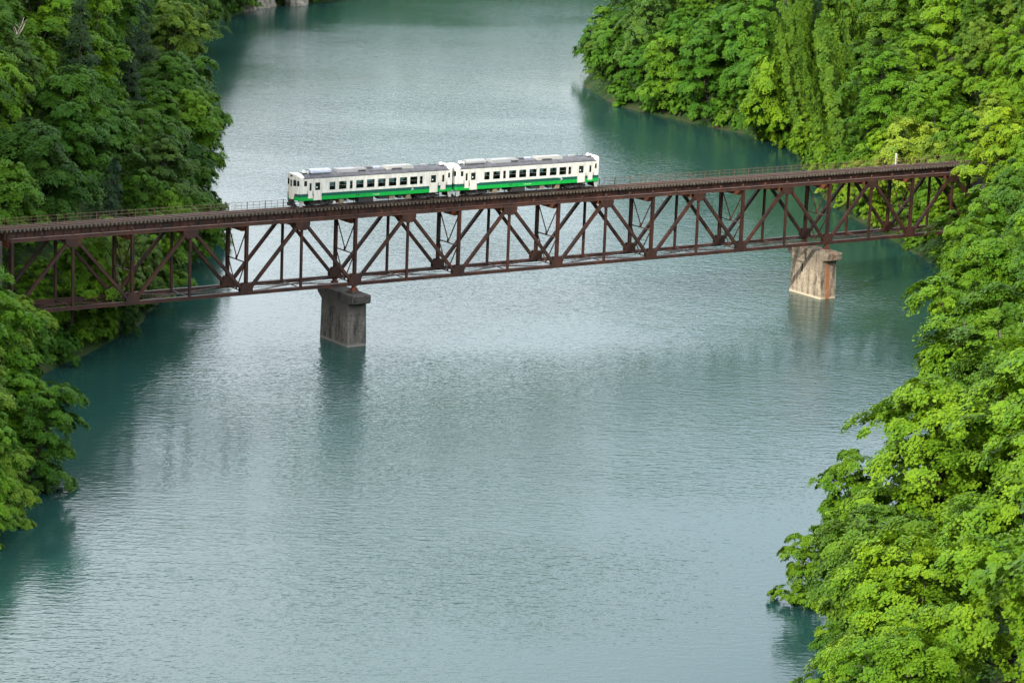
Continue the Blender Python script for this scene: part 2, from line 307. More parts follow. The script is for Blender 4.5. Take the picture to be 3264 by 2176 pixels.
# ------------------------------------------------------------------ water
def water():
    m, nt, b = newmat('river_water'); L = nt.links.new
    tc = N(nt, 'ShaderNodeTexCoord')
    b.inputs['Base Color'].default_value = (.012, .045, .039, 1); b.inputs['Roughness'].default_value = .12; b.inputs['IOR'].default_value = 1.333
    rz = math.radians(-34)
    def wave(scx, scy, sc, det, rough, ang):
        mp = N(nt, 'ShaderNodeMapping'); mp.inputs['Rotation'].default_value = (0, 0, rz + ang); mp.vector_type = 'TEXTURE'; mp.inputs['Scale'].default_value = (scx, scy, 1); L(tc.outputs['Object'], mp.inputs[0])
        n = N(nt, 'ShaderNodeTexNoise'); n.inputs['Scale'].default_value = sc; n.inputs['Detail'].default_value = det; n.inputs['Roughness'].default_value = rough; L(mp.outputs[0], n.inputs['Vector']); return n.outputs[0]
    a = wave(2.7, 1.0, 1.5, 2.5, .55, .05); c = wave(2.6, 1.0, .33, 2, .5, -.2); d = wave(1.6, 1, 3.0, 1, .5, .3)
    m1 = N(nt, 'ShaderNodeMath', operation='MULTIPLY'); L(a, m1.inputs[0]); m1.inputs[1].default_value = 1.05
    m2 = N(nt, 'ShaderNodeMath', operation='MULTIPLY_ADD'); L(c, m2.inputs[0]); m2.inputs[1].default_value = .55; L(m1.outputs[0], m2.inputs[2])
    m3 = N(nt, 'ShaderNodeMath', operation='MULTIPLY_ADD'); L(d, m3.inputs[0]); m3.inputs[1].default_value = .42; L(m2.outputs[0], m3.inputs[2])
    # wind patches: ruffled and calmer stretches
    pn = N(nt, 'ShaderNodeMapping'); pn.vector_type = 'TEXTURE'; pn.inputs['Rotation'].default_value = (0, 0, rz); pn.inputs['Scale'].default_value = (2.0, 1.0, 1); L(tc.outputs['Object'], pn.inputs[0])
    pt = N(nt, 'ShaderNodeTexNoise'); pt.inputs['Scale'].default_value = .022; pt.inputs['Detail'].default_value = 3; L(pn.outputs[0], pt.inputs['Vector'])
    pr = N(nt, 'ShaderNodeMapRange'); pr.inputs[1].default_value = .38; pr.inputs[2].default_value = .60; pr.inputs[3].default_value = .45; pr.inputs[4].default_value = 1.0; L(pt.outputs[0], pr.inputs[0])
    # sheltered water lies calm close to the banks (vertex attribute = distance to the shore)
    at = N(nt, 'ShaderNodeAttribute', attribute_name='shore'); mr = N(nt, 'ShaderNodeMapRange'); mr.inputs[1].default_value = 2; mr.inputs[2].default_value = 26; mr.inputs[3].default_value = .4; mr.inputs[4].default_value = 1; mr.interpolation_type = 'SMOOTHSTEP'; L(at.outputs['Fac'], mr.inputs[0])
    mm = N(nt, 'ShaderNodeMath', operation='MULTIPLY'); L(pr.outputs[0], mm.inputs[0]); L(mr.outputs[0], mm.inputs[1])
    bp = N(nt, 'ShaderNodeBump'); bp.inputs['Distance'].default_value = WAVE; L(mm.outputs[0], bp.inputs['Strength']); L(m3.outputs[0], bp.inputs['Height']); L(bp.outputs[0], b.inputs['Normal'])
    xs = np.concatenate([np.arange(-700, -160, 30.), np.arange(-160, 340, 4.), np.arange(340, 1200, 30.)])
    ys = np.concatenate([np.arange(-700, -180, 30.), np.arange(-180, 420, 4.), np.arange(420, 1300, 30.)])
    X, Y = np.meshgrid(xs, ys); P = np.stack([X.ravel(), Y.ravel()], 1)
    V = np.c_[P, np.zeros(len(P))]; nx, ny = len(xs), len(ys); I = np.arange(nx * ny).reshape(ny, nx)
    F = np.stack([I[:-1, :-1], I[:-1, 1:], I[1:, 1:], I[1:, :-1]], -1).reshape(-1, 4)
    me = mesh_np('water', V, F, [m]); sh = np.minimum(segd(P, LS), segd(P, RS)); at = me.attributes.new('shore', 'FLOAT', 'POINT'); at.data.foreach_set('value', sh.astype(np.float32))
    o = bpy.data.objects.new('water', me); col.objects.link(o); o.location = (0, 0, ZW); tag(o, kind='structure')
WAVE = .118
water()

# ------------------------------------------------------------------ bridge
p = 7.1417; H = 7.95; TW = 4.942; CY = TW / 2
K0, K1 = -6, 14
def build_bridge():
    base = (0, CY, -8.9)
    B = empty('railway_bridge', base)
    tag(B, 'long rust-brown steel deck truss railway bridge crossing the river from bank to bank', 'bridge')
    O = Vector(base)
    def mb(): return MB(base)
    XL, XR = K0 * p - .25, K1 * p + .25
    for yc, s in ((.22, -1), (TW - .22, 1)):
        m = mb()
        m.box(XL, XR, yc - .20, yc + .20, .04, .36); m.box(XL, XR, yc - .26, yc + .26, .36, .40); m.box(XL, XR, yc - .24, yc + .24, 0, .04)
        k = K0 * p
        for i in range(int((K1 - K0) * 2) + 1):
            x = K0 * p + i * p / 2; m.box(x - .05, x + .05, yc - .05, yc + .22, .4, .72)
        m.build('top_chord', M_chord, B)
        m = mb(); m.box(XL, XR, yc - .20, yc + .20, -H + .03, -H + .37); m.box(XL, XR, yc - .23, yc + .23, -H + .37, -H + .40); m.box(XL, XR, yc - .23, yc + .23, -H, -H + .03); m.build('bottom_chord', M_steel, B)
    # verticals: laced channels at even nodes, plain at odd nodes
    def vert(wd, lace):
        m = MB(); z0, z1 = -H + .4, 0.0
        if lace:
            for s in (-1, 1): m.box(-wd / 2, wd / 2, s * .17 - .02, s * .17 + .02, z0, z1); m.box(-wd / 2, -wd / 2 + .03, s * .17 - .06, s * .17 + .06, z0, z1); m.box(wd / 2 - .03, wd / 2, s * .17 - .06, s * .17 + .06, z0, z1)
            n = 16; dz = (z1 - z0) / n
            for i in range(n):
                a, c = (-.15, .15) if i % 2 else (.15, -.15)
                for x in (-wd / 2 + .01, wd / 2 - .01): m.beam((x, a, z0 + i * dz), (x, c, z0 + (i + 1) * dz), .06, .02, side=(1, 0, 0))
        else:
            m.box(-wd / 2, wd / 2, -.14, -.11, z0, z1); m.box(-wd / 2, wd / 2, .11, .14, z0, z1); m.box(-.015, .015, -.11, .11, z0, z1)
        return m.mesh('vertical_post', M_steel)
    ve, vo = vert(.31, True), vert(.25, False)
    L = math.hypot(p, H - .2)
    def diag(sgn, lace):
        """from bottom node to the top node at +p*sgn"""
        m = MB(); a = Vector((.12 * sgn, 0, -H + .25)); b = Vector((p * sgn - .12 * sgn, 0, .1)); d = (b - a).normalized(); u = Vector((-d.z, 0, d.x)) * (1 if sgn > 0 else 1)
        for s in (-1, 1):
            m.beam(a, b, .34, .03, t=(0, s * .17))
            for e in (-1, 1): m.beam(a, b, .03, .10, t=(e * .155, s * .14))
        if lace:
            n = 26; ln = (b - a).length
            for e in (-1, 1):
                for i in range(n):
                    q0 = a + d * ln * i / n; q1 = a + d * ln * (i + 1) / n; s0, s1 = (-.13, .13) if i % 2 else (.13, -.13)
                    uu = d.cross(Vector((0, 1, 0))).normalized()
                    m.beam(q0 + Vector((0, s0, 0)) + uu * e * .16, q1 + Vector((0, s1, 0)) + uu * e * .16, .02, .06, side=(0, 1, 0))
        else:
            m.beam(a, b, .02, .30, t=(.0, 0)); m.beam(a, b, .02, .28, t=(.148, 0)); m.beam(a, b, .02, .28, t=(-.148, 0))
        return m.mesh('diagonal', M_steel)
    dl, dr = diag(1, True), diag(-1, False)
    gb = MB(); gb.prism([(-.80, .02), (.80, .02), (.80, .75), (.42, 1.38), (-.42, 1.38), (-.80, .75)], 1, -.02, .02); gb = gb.mesh('gusset_plate', M_steel)
    gt = MB(); gt.prism([(-.95, 0), (.95, 0), (.95, -.42), (.45, -.95), (-.45, -.95), (-.95, -.42)], 1, -.02, .02); gt = gt.mesh('gusset_plate', M_steel)
    for yc in (.22, TW - .22):
        for k in range(K0, K1 + 1):
            x = k * p
            inst('vertical_post', ve if k % 2 == 0 else vo, B, Vector((x, yc, 0)) - O)
            if k % 2 == 0:
                if k < K1: inst('diagonal', dl, B, Vector((x, yc, 0)) - O)
                if k > K0: inst('diagonal', dr, B, Vector((x, yc, 0)) - O)
                for s in (-1, 1): inst('gusset_plate', gb, B, Vector((x, yc + s * .25, -H)) - O)
            else:
                for s in (-1, 1): inst('gusset_plate', gt, B, Vector((x, yc + s * .25, 0)) - O)
    # cross frames: floor beam, V bracing and strut
    fb = MB(); fb.prism([(.44, .02), (.44, -.62), (1.2, -.78), (TW - 1.2, -.78), (TW - .44, -.62), (TW - .44, .02)], 0, -.02, .02); fb.box(-.12, .12, 1.2, TW - 1.2, -.80, -.775)
    for y in (1.3, CY, TW - 1.3): fb.box(-.08, .08, y - .02, y + .02, -.77, .0)
    fb = fb.mesh('floor_beam', M_rust)
    sw = MB(); zm = -4.25
    sw.beam((0, .4, -.65), (0, CY, zm + .2), .10, .10, side=(1, 0, 0)); sw.beam((0, TW - .4, -.65), (0, CY, zm + .2), .10, .10, side=(1, 0, 0))
    sw.beam((0, .35, zm), (0, TW - .35, zm), .12, .12, side=(1, 0, 0)); sw.prism([(CY - .28, zm - .06), (CY + .28, zm - .06), (CY + .16, zm + .55), (CY - .16, zm + .55)], 0, -.07, -.06)
    sw.beam((0, .35, zm), (0, CY, -H + .25), .10, .10, side=(1, 0, 0)); sw.beam((0, TW - .35, zm), (0, CY, -H + .25), .10, .10, side=(1, 0, 0))
    swb = sw.mesh('sway_brace', M_steel)
    for k in range(K0, K1 + 1):
        inst('floor_beam', fb, B, Vector((k * p, 0, 0)) - O)
        if k % 2 == 0: inst('sway_brace', swb, B, Vector((k * p, 0, 0)) - O)
    # bottom lateral bracing: latticed X in every double panel with struts
    lb = MB()
    def lattice(a, b, n):
        a = Vector(a); b = Vector(b); d = (b - a).normalized()
        for e in (-1, 1): lb.beam(a, b, .07, .06, side=(0, 0, 1), t=(e * .17, 0))
        pe = d.cross(Vector((0, 0, 1)))
        for i in range(1, n):
            c = a + (b - a) * i / n; lb.beam(c - pe * .17, c + pe * .17, .08, .05, side=(0, 0, 1))
    z = -H + .25
    lattice((.2, .42, z), (p, CY, z + .05), 7); lattice((p, CY, z + .05), (2 * p - .2, .42, z), 7)
    lattice((.2, TW - .42, z), (p, CY, z + .05), 7); lattice((p, CY, z + .05), (2 * p - .2, TW - .42, z), 7)
    lb.beam((p, .42, z), (p, TW - .42, z), .14, .10, side=(0, 0, 1)); lb.beam((0, .42, z), (0, TW - .42, z), .14, .10, side=(0, 0, 1))
    lb.beam((.6, CY, z), (2 * p - .6, CY, z), .06, .06, side=(0, 0, 1))
    lb = lb.mesh('lateral_bracing', M_steel)
    for k in range(K0, K1, 2): inst('lateral_bracing', lb, B, Vector((k * p, 0, 0)) - O)
    # stringers under the rails
    for yc in (CY - .75, CY + .75):
        m = mb(); m.box(XL, XR, yc - .012, yc + .012, .04, .86); m.box(XL, XR, yc - .16, yc + .16, .86, .90); m.box(XL, XR, yc - .16, yc + .16, .0, .04)
        for i in range(int((XR - XL) / 1.1)): x = XL + .3 + i * 1.1; m.box(x - .012, x + .012, yc - .13, yc + .13, .04, .86)
        m.build('stringer', M_steel, B)
    # walkway brackets and planks beyond the far truss
    m = mb()
    m.box(XL, XR, TW + .15, TW + .75, .60, .65)
    for i in range(int((XR - XL) / 2.38)): x = XL + .5 + i * 2.38; m.beam((x, TW - .05, .30), (x, TW + .75, .57), .07, .07, side=(1, 0, 0))
    m.box(87.4, 89.8, TW + .75, TW + 2.35, .60, .65)
    for x in (87.5, 89.7): m.beam((x, TW, -.2), (x, TW + 2.3, .57), .08, .08, side=(1, 0, 0))
    m.build('walkway', M_steel, B)
    # bearings on the piers
    for k in (K0, 0, 10, K1):
        for yc in (.22, TW - .22):
            m = mb(); x = k * p
            m.box(x - .42, x + .42, yc - .36, yc + .36, -8.62, -8.50); m.prism([(x - .36, -8.5), (x + .36, -8.5), (x + .13, -8.08), (x - .13, -8.08)], 1, yc - .28, yc + .28)
            for s in (-1, 0, 1): m.box(x - .40, x + .40, yc + s * .2 - .02, yc + s * .2 + .02, -8.49, -8.25)
            m.box(x - .22, x + .22, yc - .26, yc + .26, -8.08, -7.955); m.build('bearing', M_rust, B)
    return B
build_bridge()

def pier(x, mat, label, worn):
    P = empty('bridge_pier', (x, CY, ZW)); tag(P, label, 'bridge pier', 'concrete piers standing in the river')
    import bmesh
    rnd = random.Random(int(x) + 3)
    m = MB(); zb = -2.0; zt = 5.05; hb, ht, wb, wt = 3.28, 3.10, 1.30, 1.235
    m.hexa([(-wb, -hb, zb), (wb, -hb, zb), (wb, hb, zb), (-wb, hb, zb), (-wt, -ht, zt), (wt, -ht, zt), (wt, ht, zt), (-wt, ht, zt)])
    me = m.mesh('shaft', mat)
    def rough(me, amp, cuts=7, bev=.05):
        bm = bmesh.new(); bm.from_mesh(me); bmesh.ops.bevel(bm, geom=list(bm.edges), offset=bev, segments=1, affect='EDGES')
        bmesh.ops.subdivide_edges(bm, edges=[e for e in bm.edges if e.calc_length() > .5], cuts=cuts, use_grid_fill=True)
        for v in bm.verts: v.co += Vector((rnd.uniform(-1, 1), rnd.uniform(-1, 1), rnd.uniform(-.6, .6))) * amp
        bm.to_mesh(me); bm.free(); return me
    inst('shaft', rough(me, .018), P)
    m = MB(); w2 = 1.25
    m.prism([(-ht + .0, 4.98), (-ht - 1.0, 5.22), (-ht - 1.05, 6.12), (-ht - .9, 6.2), (ht + .9, 6.2), (ht + 1.05, 6.12), (ht + 1.0, 5.35), (ht, 4.6), (ht - .02, 4.7)], 0, -w2, w2)
    inst('pier_cap', rough(m.mesh('pier_cap', mat), .03 * worn, 5, .09), P)
    for yc in (.22 - CY, TW - .22 - CY):
        m = MB(); m.box(-.62, .62, yc - .6, yc + .6, 6.16, 6.43); m.build('bearing_pedestal', mat, P)
    # timber drain slots on the upstream face
    m = MB(); m.box(-wb - .005, -wt + .02, .7, .95, 3.0, 4.1); m.build('drain_recess', M_under, P)
pier(0, M_con1, 'shaded grey concrete pier in the river below the front train car', .8)
pier(10 * p, M_con2, 'pale stained concrete pier in the river near the right bank', 1.6)
for kx, lab in ((K0 * p - 1.1, 'concrete abutment hidden by trees under the left end of the bridge'), (K1 * p + 1.1, 'concrete abutment hidden by trees under the right end of the bridge')):
    A = empty('bridge_abutment', (kx, CY, -15)); tag(A, lab, 'abutment', 'bridge abutments')
    m = MB((kx, CY, -15)); m.box(kx - 1.6, kx + 1.6, CY - 3.2, CY + 3.2, -15, -8.64); m.build('bearing_shelf', M_con1, A)
    s = -1 if kx < 0 else 1
    m = MB((kx, CY, -15)); m.box(min(kx + s * .45, kx + s * 3), max(kx + s * .45, kx + s * 3), CY - 3.2, CY + 3.2, -8.64, .35); m.build('back_wall', M_con1, A)

# ------------------------------------------------------------------ track
RZ = 1.30
def build_track():
    X0, X1 = -9 * p, 20 * p
    T = empty('railway_track', (0, CY, .9)); tag(T, 'single railway track of rusty rails on wooden sleepers laid along the bridge deck', 'railway track')
    O = (0, CY, .9)
    for s in (-1, 1):
        yc = CY + s * .5335; m = MB(O)
        m.box(X0, X1, yc - .035, yc + .035, RZ - .04, RZ); m.box(X0, X1, yc - .01, yc + .01, RZ - .12, RZ - .04); m.box(X0, X1, yc - .06, yc + .06, RZ - .14, RZ - .12); m.build('rail', M_rail, T)
        yg = CY + s * .33; m = MB(O); m.box(X0, X1, yg - .03, yg + .03, RZ - .13, RZ - .02); m.build('guard_rail', M_rail, T)
        yt = CY + s * 1.02; m = MB(O); m.box(X0, X1, yt - .07, yt + .07, 1.162, 1.222); m.build('timber_edge_strip', M_wood, T)
    rnd = random.Random(4); variants = []
    for i in range(6):
        m = MB(); l0, l1 = -1.25 + rnd.uniform(-.06, .06), 1.25 + rnd.uniform(-.06, .06); z1 = .26 - .003
        m.box(-.11, .11, l0, l1, .002, z1); variants.append(m.mesh('sleeper', M_wood))
    xs = [X0 + .3 + i * .5 for i in range(int((X1 - X0 - .4) / .5))]
    vis = sorted([x for x in xs if -42 < x < 103], key=lambda x: x)
    front = [x for x in vis if x < -42 + 50.0][:100]
    fs = set(front)
    rest = MB(O)
    for x in xs:
        dx = rnd.uniform(-.03, .03)
        if x in fs: inst('sleeper', variants[rnd.randrange(6)], T, (x + dx, 0, 0), rnd.uniform(-.012, .012))
        else:
            l0, l1 = -1.25 + rnd.uniform(-.07, .07), 1.25 + rnd.uniform(-.07, .07); rest.box(x + dx - .11, x + dx + .11, CY + l0, CY + l1, .902, 1.157)
    r = rest.build('further_sleepers', M_wood, T); r['kind'] = 'stuff'
    # ballast where the line leaves the bridge
    bm_ = simple('ballast_stone', (.16, .14, .12), .95, noise=.6, ns=9, bump=1)
    for a, b in ((X0, K0 * p - 4.1), (K1 * p + 4.1, X1)):
        m = MB(); m.prism([(CY - 2.4, .1), (CY - 1.5, .88), (CY + 1.5, .88), (CY + 2.4, .1)], 0, a, b); o = m.build('track_bed', bm_); tag(o, kind='structure')
    # handrail
    hb = (0, TW + .65, .65); Hn = empty('handrail', hb)
    tag(Hn, 'thin rusty steel handrail with posts along the far side of the bridge deck', 'handrail')
    xa, xb = K0 * p - 2, K1 * p + .2
    for z in (.30, .66, 1.03):
        m = MB(hb); m.box(xa, xb, TW + .63, TW + .67, .65 + z - .018, .65 + z + .018); m.build('rail_bar', M_hand, Hn)
    tall = MB(); tall.box(-.04, .04, -.03, .03, -.25, 1.06); tall = tall.mesh('post', M_hand)
    short = MB(); short.box(-.018, .018, -.045, -.024, .22, 1.05); short = short.mesh('baluster', M_hand)
    n = int((xb - xa) / .79); rest = MB(hb); cnt = 0
    for i in range(n):
        x = xa + .3 + i * .79
        if i % 3 == 0: inst('post', tall, Hn, (x, 0, 0))
        elif cnt < 98 and x > -25: inst('baluster', short, Hn, (x, 0, 0)); cnt += 1
        else: rest.box(x - .018, x + .018, TW + .605, TW + .626, .65 + .22, .65 + 1.05)
    r = rest.build('further_balusters', M_hand, Hn); r['kind'] = 'stuff'
    m = MB(); m.box(-.06, .06, -.06, .06, .02, .62); m.tube([(0, 0, .62), (0, 0, .78)], [.1, .07]); o = m.build('marker_post', M_white, loc=(-13.7, 5.45, .65)); tag(o, 'small white marker on a short post beside the handrail left of the train', 'marker post')
build_track()

# ------------------------------------------------------------------ train
CARS = [('ｷﾊ40 580', 0), ('ｷﾊ47 1519', 1)]
BOT = .95
def wx(z):      # photograph-measured station along the side -> metres
    u = (z - 300) / 1900.; return 20.6 * u / (1.065 - .065 * u)
def text_mesh(body, size, mat, ext=.004):
    c = bpy.data.curves.new('lettering', 'FONT'); c.body = body; c.size = size; c.extrude = ext; c.resolution_u = 2
    o = bpy.data.objects.new('tmp', c); col.objects.link(o); dg = bpy.context.evaluated_depsgraph_get(); me = bpy.data.meshes.new_from_object(o.evaluated_get(dg)); bpy.data.objects.remove(o)
    me.materials.clear(); me.materials.append(mat); return me
WIN = [(675, 750, 1), (795, 892, 1), (932, 970, 1), (1012, 1108, 1), (1148, 1245, 1), (1287, 1382, 1), (1422, 1517, 1), (1558, 1650, 1), (1685, 1777, 1), (1805, 1842, 1)]
def build_car(x0, label, number, second, group):
    base = (x0, CY, RZ); C_ = empty('diesel_railcar', base); tag(C_, label, 'train car', group)
    Lc = 20.6; hw = 1.45; zG = 2.57 + BOT; z1, z2 = BOT + .43, BOT + .78; wz0, wz1 = BOT + 1.08, BOT + 2.02
    wins = [(wx(a), wx(b), wz0, wz1) for a, b, _ in WIN]
    cabw = [(wx(350), wx(387), BOT + 1.68, BOT + 2.28), (wx(2150), wx(2175), BOT + 1.62, BOT + 2.2)]
    crew = [(wx(407), wx(462), BOT + .24, BOT + 2.15, (wx(420), wx(447), BOT + 1.12, BOT + 2.0)), (wx(2064), wx(2121), BOT + .24, BOT + 2.12, (wx(2080), wx(2107), BOT + 1.18, BOT + 2.0))]
    dors = [(wx(478), wx(573), BOT - .03, BOT + 2.2, (wx(495), wx(557), BOT + 1.15, BOT + 2.03)), (wx(1928), wx(2022), BOT - .03, BOT + 2.2, (wx(1944), wx(2005), BOT + 1.15, BOT + 2.03))]
    holes = wins + cabw + [c[:4] for c in crew] + [d[:4] for d in dors]
    body = MB()
    def wall(y, zs, xs, hl, mf, inner=False):
        for i in range(len(xs) - 1):
            for j in range(len(zs) - 1):
                cx, cz = (xs[i] + xs[i + 1]) / 2, (zs[j] + zs[j + 1]) / 2
                if any(h[0] < cx < h[1] and h[2] < cz < h[3] for h in hl): continue
                body.face([(xs[i], y, zs[j]), (xs[i + 1], y, zs[j]), (xs[i + 1], y, zs[j + 1]), (xs[i], y, zs[j + 1])], mf(cz))
    paintf = lambda z: 2 if z < z1 else (1 if z < z2 else 0)
    xs = sorted(set([0, Lc] + [v for h in holes for v in h[:2]])); zs = sorted(set([BOT, z1, z2, zG] + [v for h in holes for v in h[2:4] if v > BOT]))
    for s in (-1, 1):
        wall(s * hw, zs, xs, holes, paintf)
        wall(s * (hw - .07), zs, xs, holes, lambda z: 3)
        for a, b, c, d in wins + cabw:     # reveals
            y0, y1 = s * hw, s * (hw - .07)
            body.face([(a, y0, c), (b, y0, c), (b, y1, c), (a, y1, c)], 0); body.face([(a, y0, d), (b, y0, d), (b, y1, d), (a, y1, d)], 0)
            body.face([(a, y0, c), (a, y0, d), (a, y1, d), (a, y1, c)], 0); body.face([(b, y0, c), (b, y0, d), (b, y1, d), (b, y1, c)], 0)
    # cab fronts, both ends: raked facets in plan
    nose = [(0, -hw), (-.26, -1.02), (-.36, -.42), (-.36, .42), (-.26, 1.02), (0, hw)]
    for e in (0, 1):
        f = (lambda q: (q[0], q[1])) if e == 0 else (lambda q: (Lc - q[0], q[1]))
        tops = [2.70, 2.92, 3.02, 3.02, 2.92, 2.70]
        for i in range(5):
            a, b = f(nose[i]), f(nose[i + 1]); rows = [(BOT + (.05 if 0 < i < 4 else 0)), z1, z2, zG]
            for j in range(3):
                mat = [2, 1, 0][j] if i != 2 else 0
                body.face([(*a, rows[j]), (*b, rows[j]), (*b, rows[j + 1]), (*a, rows[j + 1])], mat)
            body.face([(*a, zG), (*b, zG), (*b, BOT + tops[i + 1]), (*a, BOT + tops[i])], 0)
            if i in (1, 3):       # the white narrows downwards between the green panels
                c, d = (b, a) if i == 1 else (a, b)
                o = -.012 if e == 0 else .012
                m_ = lambda t, z: (c[0] + (d[0] - c[0]) * t + o, c[1] + (d[1] - c[1]) * t, z)
                body.face([m_(0, BOT + .1), m_(.14, BOT + .1), m_(.62, z2), m_(0, z2)], 0)
            # hood back to the roof
            xb = .55 if e == 0 else Lc - .55
            body.face([(*a, BOT + tops[i]), (*b, BOT + tops[i + 1]), (xb, b[1] * .97, BOT + tops[i + 1] + (.02 if 0 < i < 4 else -.02)), (xb, a[1] * .97, BOT + tops[i] + (.02 if 0 < i < 4 else -.02))], 0)
        for s in (-1, 1):
            X = 0 if e == 0 else Lc; xb = .55 if e == 0 else Lc - .55
            body.face([(X, s * hw, zG), (xb, s * hw, zG), (xb, s * hw * .97, BOT + 2.68), (X, s * hw, BOT + 2.70)], 0)
        Xp = 1.75 if e == 0 else Lc - 1.75
        body.face([(Xp, -hw + .07, BOT + .2), (Xp, hw - .07, BOT + .2), (Xp, hw - .07, zG), (Xp, -hw + .07, zG)], 3)
    # floor
    body.face([(-.2, -hw, BOT + .02), (Lc + .2, -hw, BOT + .02), (Lc + .2, hw, BOT + .02), (-.2, hw, BOT + .02)], 4)
    body.face([(0, -hw + .07, BOT + .28), (Lc, -hw + .07, BOT + .28), (Lc, hw - .07, BOT + .28), (0, hw - .07, BOT + .28)], 4)
    body.build('car_body', [M_cream, M_dgreen, M_green, M_int, M_under], C_)
    # roof
    rf = MB(); prof = [(-hw - .02, zG - .05), (-hw - .03, zG + .01), (-1.36, zG + .13), (-1.05, zG + .30), (-.55, zG + .43), (0, zG + .47), (.55, zG + .43), (1.05, zG + .30), (1.36, zG + .13), (hw + .03, zG + .01), (hw + .02, zG - .05)]
    rf.prism(prof, 0, .42, Lc - .42)
    for i in range(9): x = 1.5 + i * 2.2; rf.prism([(y * 1.003, z + .012) for y, z in prof[1:-1]] + [(1.2, zG), (-1.2, zG)], 0, x - .02, x + .02)
    rf.build('roof', M_roof, C_)
    # glazing
    for s in (-1, 1):
        for a, b, c, d in wins:
            fr = MB(); y0, y1 = sorted((s * (hw - .015), s * (hw - .055))); t = .03
            fr.box(a, a + t, y0, y1, c, d); fr.box(b - t, b, y0, y1, c, d); fr.box(a + t, b - t, y0, y1, c, c + t); fr.box(a + t, b - t, y0, y1, d - t, d); zc = c + (d - c) * .52; fr.box(a + t, b - t, y0, y1, zc - .015, zc + .015)
            fo = fr.build('window', M_frame, C_)
            g = MB(); yy = s * (hw - .035); g.box(a + t, b - t, yy - .003, yy + .003, c + t, zc - .015); g.box(a + t, b - t, yy - .003, yy + .003, zc + .015, d - t); g.build('pane', M_glass, fo)
        for a, b, c, d in cabw:
            g = MB(); yy = s * (hw - .03); g.box(a, b, yy - .004, yy + .004, c, d); g.build('cab_side_window', M_dglass, C_)
        for dd, nm, ins in [(q, 'crew_door', .012) for q in crew] + [(q, 'passenger_door', .02) for q in dors]:
            a, b, c, d, (wa, wb, wc, wd) = dd; m = MB(); y0, y1 = sorted((s * (hw - ins), s * (hw - ins - .04)))
            m.box(a, wa, y0, y1, c, d); m.box(wb, b, y0, y1, c, d); m.box(wa, wb, y0, y1, c, wc); m.box(wa, wb, y0, y1, wd, d)
            yo = s * (hw + .012); t = .035
            for q in ((a - t, a, c, d), (b, b + t, c, d), (a - t, b + t, d, d + t)): m.box(q[0], q[1], min(yo, s * hw), max(yo, s * hw), q[2], q[3])
            zz = BOT + .98; m.box(a, b, min(s * (hw - ins), s * (hw - ins + .012)), max(s * (hw - ins), s * (hw - ins + .012)), zz, zz + .025)
            D = m.build(nm, M_door, C_)
            g = MB(); yy = s * (hw - ins - .02); g.box(wa, wb, yy - .003, yy + .003, wc, wd); g.build('pane', M_dglass, D)
            if nm == 'passenger_door' and s < 0:
                g = MB(); yy = s * (hw - ins + .001); g.box(wa + .12, wa + .30, yy - .004, yy + .004, wc + .28, wc + .42); g.build('sticker', M_white, D)
            hx = a - .16 if a < 10 else b + .13; h = MB(); h.tube([(hx, s * (hw + .06), BOT + .55), (hx, s * (hw + .06), BOT + 1.15)], .02, 6); h.build('grab_handle', M_black, D)
    # end windows and doors
    for e in (0, 1):
        X = lambda v: v if e == 0 else Lc - v
        def facet(i, t0, t1, za, zb, out, mat, name, th=.02, par=None):
            a, b = nose[i], nose[i + 1]
            A = Vector((X(a[0]), a[1], 0)); Bv = Vector((X(b[0]), b[1], 0)); d = (Bv - A); n = Vector((d.y, -d.x, 0)).normalized()
            if (n.x > 0) == (e == 0): n = -n
            P0, P1 = A + d * t0, A + d * t1; m = MB(); c = []
            for z in (za, zb):
                for q, o in ((P0, out), (P1, out), (P1, out - th), (P0, out - th)): c.append(q + n * o + Vector((0, 0, z)))
            m.hexa(c); return m.build(name, mat, par or C_)
        for i, t0, t1 in ((1, .05, .93), (3, .07, .95)):
            w_ = facet(i, t0, t1, BOT + 1.66, BOT + 2.36, .012, M_black, 'windscreen'); facet(i, t0 + .04, t1 - .04, BOT + 1.70, BOT + 2.32, .018, M_dglass, 'pane', .01, w_)
        for i, t0, t1 in ((0, .25, .82), (4, .18, .75)): facet(i, t0, t1, BOT + 1.70, BOT + 2.30, .012, M_dglass, 'corner_window')
        dr_ = facet(2, .1, .9, BOT + .12, BOT + 2.5, .02, M_door, 'gangway_door'); facet(2, .32, .68, BOT + 1.55, BOT + 2.3, .03, M_dglass, 'pane', .01, dr_)
        facet(2, .2, .75, BOT + 2.66, BOT + 2.86, .02, M_black, 'destination_sign')
        for i, t in ((1, .45), (3, .55)):
            a, b = nose[i], nose[i + 1]; q = Vector((X(a[0] + (b[0] - a[0]) * t), a[1] + (b[1] - a[1]) * t, BOT + 2.60)); dx = -.06 if e == 0 else .06
            m = MB(); m.tube([q - Vector((dx, 0, 0)), q + Vector((dx, 0, 0))], .13, 12); h = m.build('headlight', M_frame, C_); m = MB(); m.tube([q + Vector((dx * 1.02, 0, 0)), q + Vector((dx * 1.15, 0, 0))], .10, 12); m.build('lens', M_lamp, h)
            q.z = BOT + .62; m = MB(); m.tube([q - Vector((dx, 0, 0)), q + Vector((dx * .8, 0, 0))], .07, 10); m.build('tail_lamp', M_red, C_)
        for s in (-1, 1):
            m = MB(); xa, xb = (X(-.05), X(.55)); m.prism([(xa, BOT - .005), (xb, BOT - .005), (xa + (xb - xa) * .75, BOT - .68), (xa + (xb - xa) * .1, BOT - .72)], 1, min(s * 1.36, s * 1.28), max(s * 1.36, s * 1.28)); m.build('corner_skirt', M_skirt, C_)
